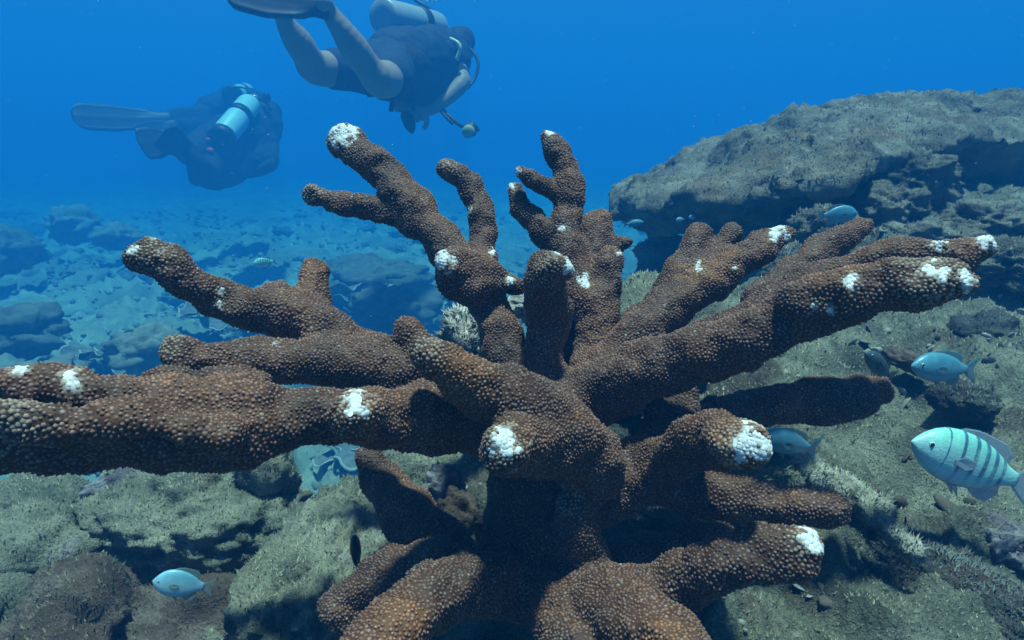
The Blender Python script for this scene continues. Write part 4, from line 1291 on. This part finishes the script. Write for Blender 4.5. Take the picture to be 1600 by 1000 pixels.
# ------------------------------------------------------------------ fish
def fish_mat(name, back, belly, bars=None, bar_col=(.015, .025, .05), bar_rot=0.0):
    """colour runs from back to belly over the flank height; bars is a list of (x centre, half width) in body lengths"""
    m, nt, b = new_mat(name)
    sep = nt.nodes.new('ShaderNodeSeparateXYZ'); nt.links.new(objco(nt), sep.inputs[0])
    mr = nt.nodes.new('ShaderNodeMapRange'); mr.inputs[1].default_value = -.16; mr.inputs[2].default_value = .16
    nt.links.new(sep.outputs[2], mr.inputs[0])
    c = ramp(nt, mr.outputs[0], [(0.1, belly), (0.5, tuple((x + y) / 2 for x, y in zip(back, belly))), (0.9, back)])
    if bars:
        acc = None
        for x0, hw in bars:
            s = nt.nodes.new('ShaderNodeMath'); s.operation = 'SUBTRACT'; nt.links.new(sep.outputs[0], s.inputs[0]); s.inputs[1].default_value = x0
            a = nt.nodes.new('ShaderNodeMath'); a.operation = 'ABSOLUTE'; nt.links.new(s.outputs[0], a.inputs[0])
            r = nt.nodes.new('ShaderNodeMapRange'); r.inputs[1].default_value = hw; r.inputs[2].default_value = hw * .55; r.inputs[3].default_value = 0; r.inputs[4].default_value = 1
            nt.links.new(a.outputs[0], r.inputs[0])
            if acc is None: acc = r.outputs[0]
            else:
                k = nt.nodes.new('ShaderNodeMath'); k.operation = 'MAXIMUM'; nt.links.new(acc, k.inputs[0]); nt.links.new(r.outputs[0], k.inputs[1]); acc = k.outputs[0]
        zr = nt.nodes.new('ShaderNodeMapRange'); zr.inputs[1].default_value = -.13; zr.inputs[2].default_value = -.04; zr.inputs[3].default_value = .15; zr.inputs[4].default_value = .85
        nt.links.new(sep.outputs[2], zr.inputs[0])
        k = nt.nodes.new('ShaderNodeMath'); k.operation = 'MULTIPLY'; nt.links.new(acc, k.inputs[0]); nt.links.new(zr.outputs[0], k.inputs[1])
        c = mix(nt, k.outputs[0], c, bar_col)
    c = mix(nt, ramp(nt, noise(nt, objco(nt), 9, 3), [(.45, (0, 0, 0)), (.65, (.35,) * 3)]), c, tuple(min(1, x * 1.5 + .05) for x in back))
    vo = nt.nodes.new('ShaderNodeTexVoronoi'); vo.inputs['Scale'].default_value = 58
    nt.links.new(objco(nt), vo.inputs['Vector'])
    c = mix(nt, .25, c, ramp(nt, vo.outputs[0], [(0, (1.2,) * 3), (.6, (.7,) * 3)]), 'MULTIPLY')
    nt.links.new(c, b.inputs['Base Color'])
    bump(nt, b, vo.outputs[0], .06, .01)
    b.inputs['Roughness'].default_value = .38
    b.inputs['Specular IOR Level'].default_value = .5
    return m
M_EYE = plain('fish_eye', (.01, .012, .02), .15, .6)
M_IRIS = plain('fish_iris', (.42, .55, .6), .3, .5)

def fin_mat(name, col):
    m, nt, b = new_mat(name)
    w = nt.nodes.new('ShaderNodeTexWave'); w.bands_direction = 'DIAGONAL'
    w.inputs['Scale'].default_value = 22; w.inputs['Distortion'].default_value = 1.5
    nt.links.new(objco(nt), w.inputs['Vector'])
    nt.links.new(ramp(nt, w.outputs[1], [(0.2, tuple(c * .55 for c in col)), (0.8, col)]), b.inputs['Base Color'])
    b.inputs['Roughness'].default_value = .5
    mr = nt.nodes.new('ShaderNodeMapRange'); mr.inputs[3].default_value = .8; mr.inputs[4].default_value = .4
    nt.links.new(w.outputs[1], mr.inputs[0]); nt.links.new(mr.outputs[0], b.inputs['Alpha'])
    return m
def fish(loc, length, heading, roll, mats, label, deep=.42, bend=.0, eye=True, group=None):
    """unit fish along +X (nose at .5, tail base at -.32, tail tip at -.5), scaled to length; heading is a unit vector"""
    body_m, fin_m = mats
    o = empty('fish', loc)
    tag(o, label, 'fish', group)
    xs = np.array([.50, .485, .46, .42, .36, .28, .18, .08, -.02, -.12, -.20, -.27, -.33, -.36])
    hh = np.array([.004, .030, .060, .10, .145, .18, .20, .20, .185, .155, .115, .075, .055, .052]) * (deep / .40)
    hw = np.array([.004, .018, .034, .050, .066, .078, .080, .074, .064, .05, .036, .024, .016, .010])
    cz = np.array([.0, .0, .0, .004, .006, .008, .006, .004, .002, .0, .0, .0, .0, .0])
    ns = 18
    a = np.linspace(0, 2 * np.pi, ns, endpoint=False)
    def curve(x): return bend * np.clip(.1 - x, 0, 1) ** 2
    V = np.concatenate([np.stack([np.full(ns, x), w * np.sign(np.cos(a)) * np.abs(np.cos(a)) ** .9 + curve(x), h * np.sin(a) + z], 1) for x, h, w, z in zip(xs, hh, hw, cz)])
    n = len(xs)
    i = np.arange(n - 1)[:, None]; j = np.arange(ns)[None]
    q = np.stack([i * ns + j, (i + 1) * ns + j, (i + 1) * ns + (j + 1) % ns, i * ns + (j + 1) % ns], -1).reshape(-1, 4)
    V = np.vstack([V, [[.504, 0, 0], [-.362, float(curve(-.36)), 0]]])
    k = np.arange(ns)
    t1 = np.stack([k, (k + 1) % ns, np.full(ns, n * ns)], 1); t2 = np.stack([(n - 1) * ns + (k + 1) % ns, (n - 1) * ns + k, np.full(ns, n * ns + 1)], 1)
    X = np.array(heading, float); X /= np.linalg.norm(X)
    up = np.array([0, 0, 1.0]); Y = np.cross(up, X); Y /= np.linalg.norm(Y); Z = np.cross(X, Y)
    M = Matrix(((X[0], Y[0], Z[0]), (X[1], Y[1], Z[1]), (X[2], Y[2], Z[2]))).to_4x4() @ Matrix.Rotation(R(roll), 4, 'X')
    o.matrix_world = Matrix.Translation(Vector(loc)) @ M @ Matrix.Scale(length, 4)
    b = obj('body', mesh_np('body', V, [q, np.concatenate([t1, t2])], body_m), o)
    def flat(name, outline, th=.006, y0=0.0, tilt=0.0, parent=o):
        pts = np.array(outline, float); m = len(pts)
        ctr = pts.mean(0)
        def lift(p, s):
            y = y0 + curve(p[:, 0]) + tilt * (np.abs(p[:, 1] - pts[0, 1]))
            return np.stack([p[:, 0], y + s, p[:, 1]], 1)
        inner = ctr + (pts - ctr) * .85
        V = np.vstack([lift(inner, th), lift(inner, -th), lift(pts, 0), lift(ctr[None], th), lift(ctr[None], -th)])
        Tt = []
        for e in range(m):
            f = (e + 1) % m
            Tt += [(e, f, 3 * m), (m + f, m + e, 3 * m + 1)]
            Tt += [(e, 2 * m + e, 2 * m + f), (e, 2 * m + f, f), (m + e, 2 * m + f, 2 * m + e), (m + e, m + f, 2 * m + f)]
        return obj(name, mesh_np(name, V, np.array(Tt), fin_m, False), parent)
    s = deep / .40
    flat('tail_fin', [(-.33, .05), (-.40, .10), (-.52, .17), (-.50, .10), (-.46, .03), (-.455, 0), (-.46, -.03), (-.50, -.10), (-.52, -.17), (-.40, -.10), (-.33, -.05)])
    flat('dorsal_fin', [(.24, .175 * s), (.16, .225 * s), (.05, .245 * s), (-.08, .235 * s), (-.20, .22 * s), (-.27, .15 * s), (-.25, .07 * s), (0, .15 * s)])
    flat('anal_fin', [(-.02, -.17 * s), (-.10, -.225 * s), (-.20, -.23 * s), (-.27, -.15 * s), (-.25, -.07 * s), (-.1, -.13 * s)])
    for sd in (-1, 1):
        flat('pectoral_fin', [(.22, -.01), (.15, .03), (.06, .02), (.05, -.03), (.12, -.06), (.2, -.04)], .003, sd * .080, sd * .12)
        flat('pelvic_fin', [(.18, -.17 * s), (.12, -.19 * s), (.02, -.27 * s), (.06, -.18 * s)], .003, sd * .02, 0)
        if eye:
            v, f = ico(2)
            e = obj('eye', mesh_np('eye', v * np.array([.021, .010, .021]) + np.array([.395, sd * .052, .03]), f, M_IRIS), o)
            obj('pupil', mesh_np('pupil', v * np.array([.015, .009, .015]) + np.array([.397, sd * .0565, .03]), f, M_EYE), e)
    return o
def fishes():
    serg = (fish_mat('sergeant_skin', (.22, .64, .52), (.44, .62, .78), [(.285, .007), (.17, .018), (.06, .024), (-.035, .026), (-.125, .025), (-.21, .022)], (.02, .075, .18)), fin_mat('sergeant_fin', (.35, .48, .62)))
    blue = (fish_mat('damsel_skin', (.06, .24, .33), (.12, .33, .42)), fin_mat('damsel_fin', (.10, .28, .38)))
    pale = (fish_mat('pale_damsel_skin', (.16, .44, .55), (.42, .62, .70)), fin_mat('pale_damsel_fin', (.34, .48, .42)))
    dark = (fish_mat('dark_damsel_skin', (.03, .06, .07), (.05, .09, .10)), fin_mat('dark_damsel_fin', (.03, .06, .07)))
    blk = (fish_mat('black_damsel_skin', (.008, .008, .012), (.012, .012, .016)), fin_mat('white_edge_fin', (.12, .12, .13)))
    def go(nose, tail, mats, label, **kw):
        a = P(*nose); b = P(*tail)
        fish((a + b) / 2, float(np.linalg.norm(a - b)), a - b, kw.pop('roll', 0), mats, label, **kw)
    go((1424, 690, .72), (1610, 758, .75), serg, 'striped teal and silver fish with dark bars at the right edge', deep=.37, roll=8, bend=.1)
    go((1424, 572, .92), (1525, 578, .96), blue, 'plain blue fish with two dark spots above the striped fish', deep=.34, roll=6)
    go((1186, 682, .74), (1278, 702, .80), blue, 'dim blue green fish half hidden behind the thick white coral stub', deep=.26)
    go((1340, 333, 1.5), (1278, 338, 1.5), blue, 'small pale blue fish in front of the rubble at the outcrop', deep=.44)
    go((238, 908, .66), (332, 918, .68), pale, 'bright pale blue fish over the brown rock at lower left', deep=.50, roll=10)
    go((1352, 552, 1.0), (1396, 592, 1.05), dark, 'dark slender fish angled down beside the shaded right branch', deep=.30)
    go((552, 838, .70), (562, 895, .74), blk, 'small black and white fish head up by the boulder', deep=.36)
    go((395, 412, 3.4), (432, 408, 3.45), serg, 'tiny faint striped fish over the far seabed left of the stub', deep=.44)
    go((1006, 347, 2.3), (974, 351, 2.3), blue, 'tiny blue fish in the blue gap under the ledge tip', deep=.32)
    go((1056, 344, 2.0), (1070, 342, 2.0), pale, 'left one of two tiny white fish in the dark under the ledge', deep=.5)
    go((1076, 339, 2.05), (1088, 340, 2.05), pale, 'right one of two tiny white fish in the dark under the ledge', deep=.6)
fishes()

# ------------------------------------------------------------------ dead coral tube and shell on the right
def right_bits():
    m = rock_mat('dead_branch', (.12, .12, .10), (.30, .30, .25), (.52, .52, .46), patch_amt=.2, scale=3)
    def log(name, pts, label, amp=.006, vox=.0035, mt=m, turf=0):
        a = np.array([P(x, y, d) for x, y, d, _ in pts]); r = np.array([q * d / F for _, _, d, q in pts])
        c = catmull(np.c_[a, r], 4)
        base = a.mean(0)
        fd = Field((c[:, :3] - c[:, 3:]).min(0) - .02, (c[:, :3] + c[:, 3:]).max(0) + .02, vox, .2)
        fd.chain(c[:, :3], c[:, 3]); fd.noise(amp, .02, 4, band=.03)
        v, q, g, _ = fd.mesh()
        o = obj(name, mesh_np(name, v - base, q, mt, True, g), loc=base)
        tag(o, label, 'coral')
        if turf:
            rng = np.random.default_rng(9)
            p, n, _, _ = sample_surface(v - base, q, g, turf, rng)
            tufts('turf', p, n, .005, .22, o, (.25, .26, .21), rng)
        return o
    log('dead_coral_branch', [(1210, 705, .86, 20), (1270, 740, .83, 26), (1330, 775, .80, 24), (1378, 795, .77, 20)], 'pale grey dead coral branch lying at right of the white tipped stub', turf=2500)
    log('dead_coral_branch', [(1352, 798, .74, 14), (1400, 840, .71, 16), (1430, 868, .69, 14)], 'thin dead coral stick ending at the dark fuzzy rock', turf=900)
    # folded shell plate
    V, b, rm = plate(5, .030, -2.6, .7, 1.2, .15)
    base = P(1385, 1012, .66)
    o = obj('shell', mesh_np('shell', V @ rot_matrix(12, 8, 20).T, b, plain('shell_inner', (.42, .40, .42), .5, .4, var=.3, scale=60)), loc=base)
    tag(o, 'pale curled shell plate at the bottom right edge', 'shell')
    obj('rim', mesh_np('rim', V @ rot_matrix(12, 8, 20).T, rm, M_RIM), o)
right_bits()


# ------------------------------------------------------------------ everything to life size
def to_life_size():
    bpy.context.view_layer.update()
    far = set(o.name for o in FAR)
    shift = Matrix.Translation(Vector(CAM / NEAR - CAM)); shrink = Matrix.Scale(1 / NEAR, 4)
    for o in list(COL.objects):
        if o.parent is None and o.type in ('MESH', 'EMPTY'):
            o.matrix_world = (shift if o.name in far else shrink) @ o.matrix_world
to_life_size()

# ------------------------------------------------------------------ the water
def build_haze():
    m = bpy.data.materials.new('water_haze'); m.use_nodes = True
    nt = m.node_tree; nt.nodes.clear()
    out = nt.nodes.new('ShaderNodeOutputMaterial')
    pv = nt.nodes.new('ShaderNodeVolumePrincipled')
    pv.inputs['Color'].default_value = (*HAZE_COLOR, 1)
    pv.inputs['Absorption Color'].default_value = (*HAZE_ABSORB, 1)
    pv.inputs['Density'].default_value = HAZE_DENSITY
    pv.inputs['Anisotropy'].default_value = 0.0
    nt.links.new(pv.outputs[0], out.inputs['Volume'])
    x, z0, z1 = 60.0, -2.5, 3.5
    v = np.array([(a, b, c) for a in (-x, x) for b in (-x, x) for c in (z0, z1)])
    q = np.array([(0, 1, 3, 2), (4, 6, 7, 5), (0, 4, 5, 1), (2, 3, 7, 6), (0, 2, 6, 4), (1, 5, 7, 3)])
    o = obj('haze', mesh_np('haze', v, q, m, False))
    tag(o, 'blue sea water filling the whole scene', 'water', kind='stuff')
build_haze()
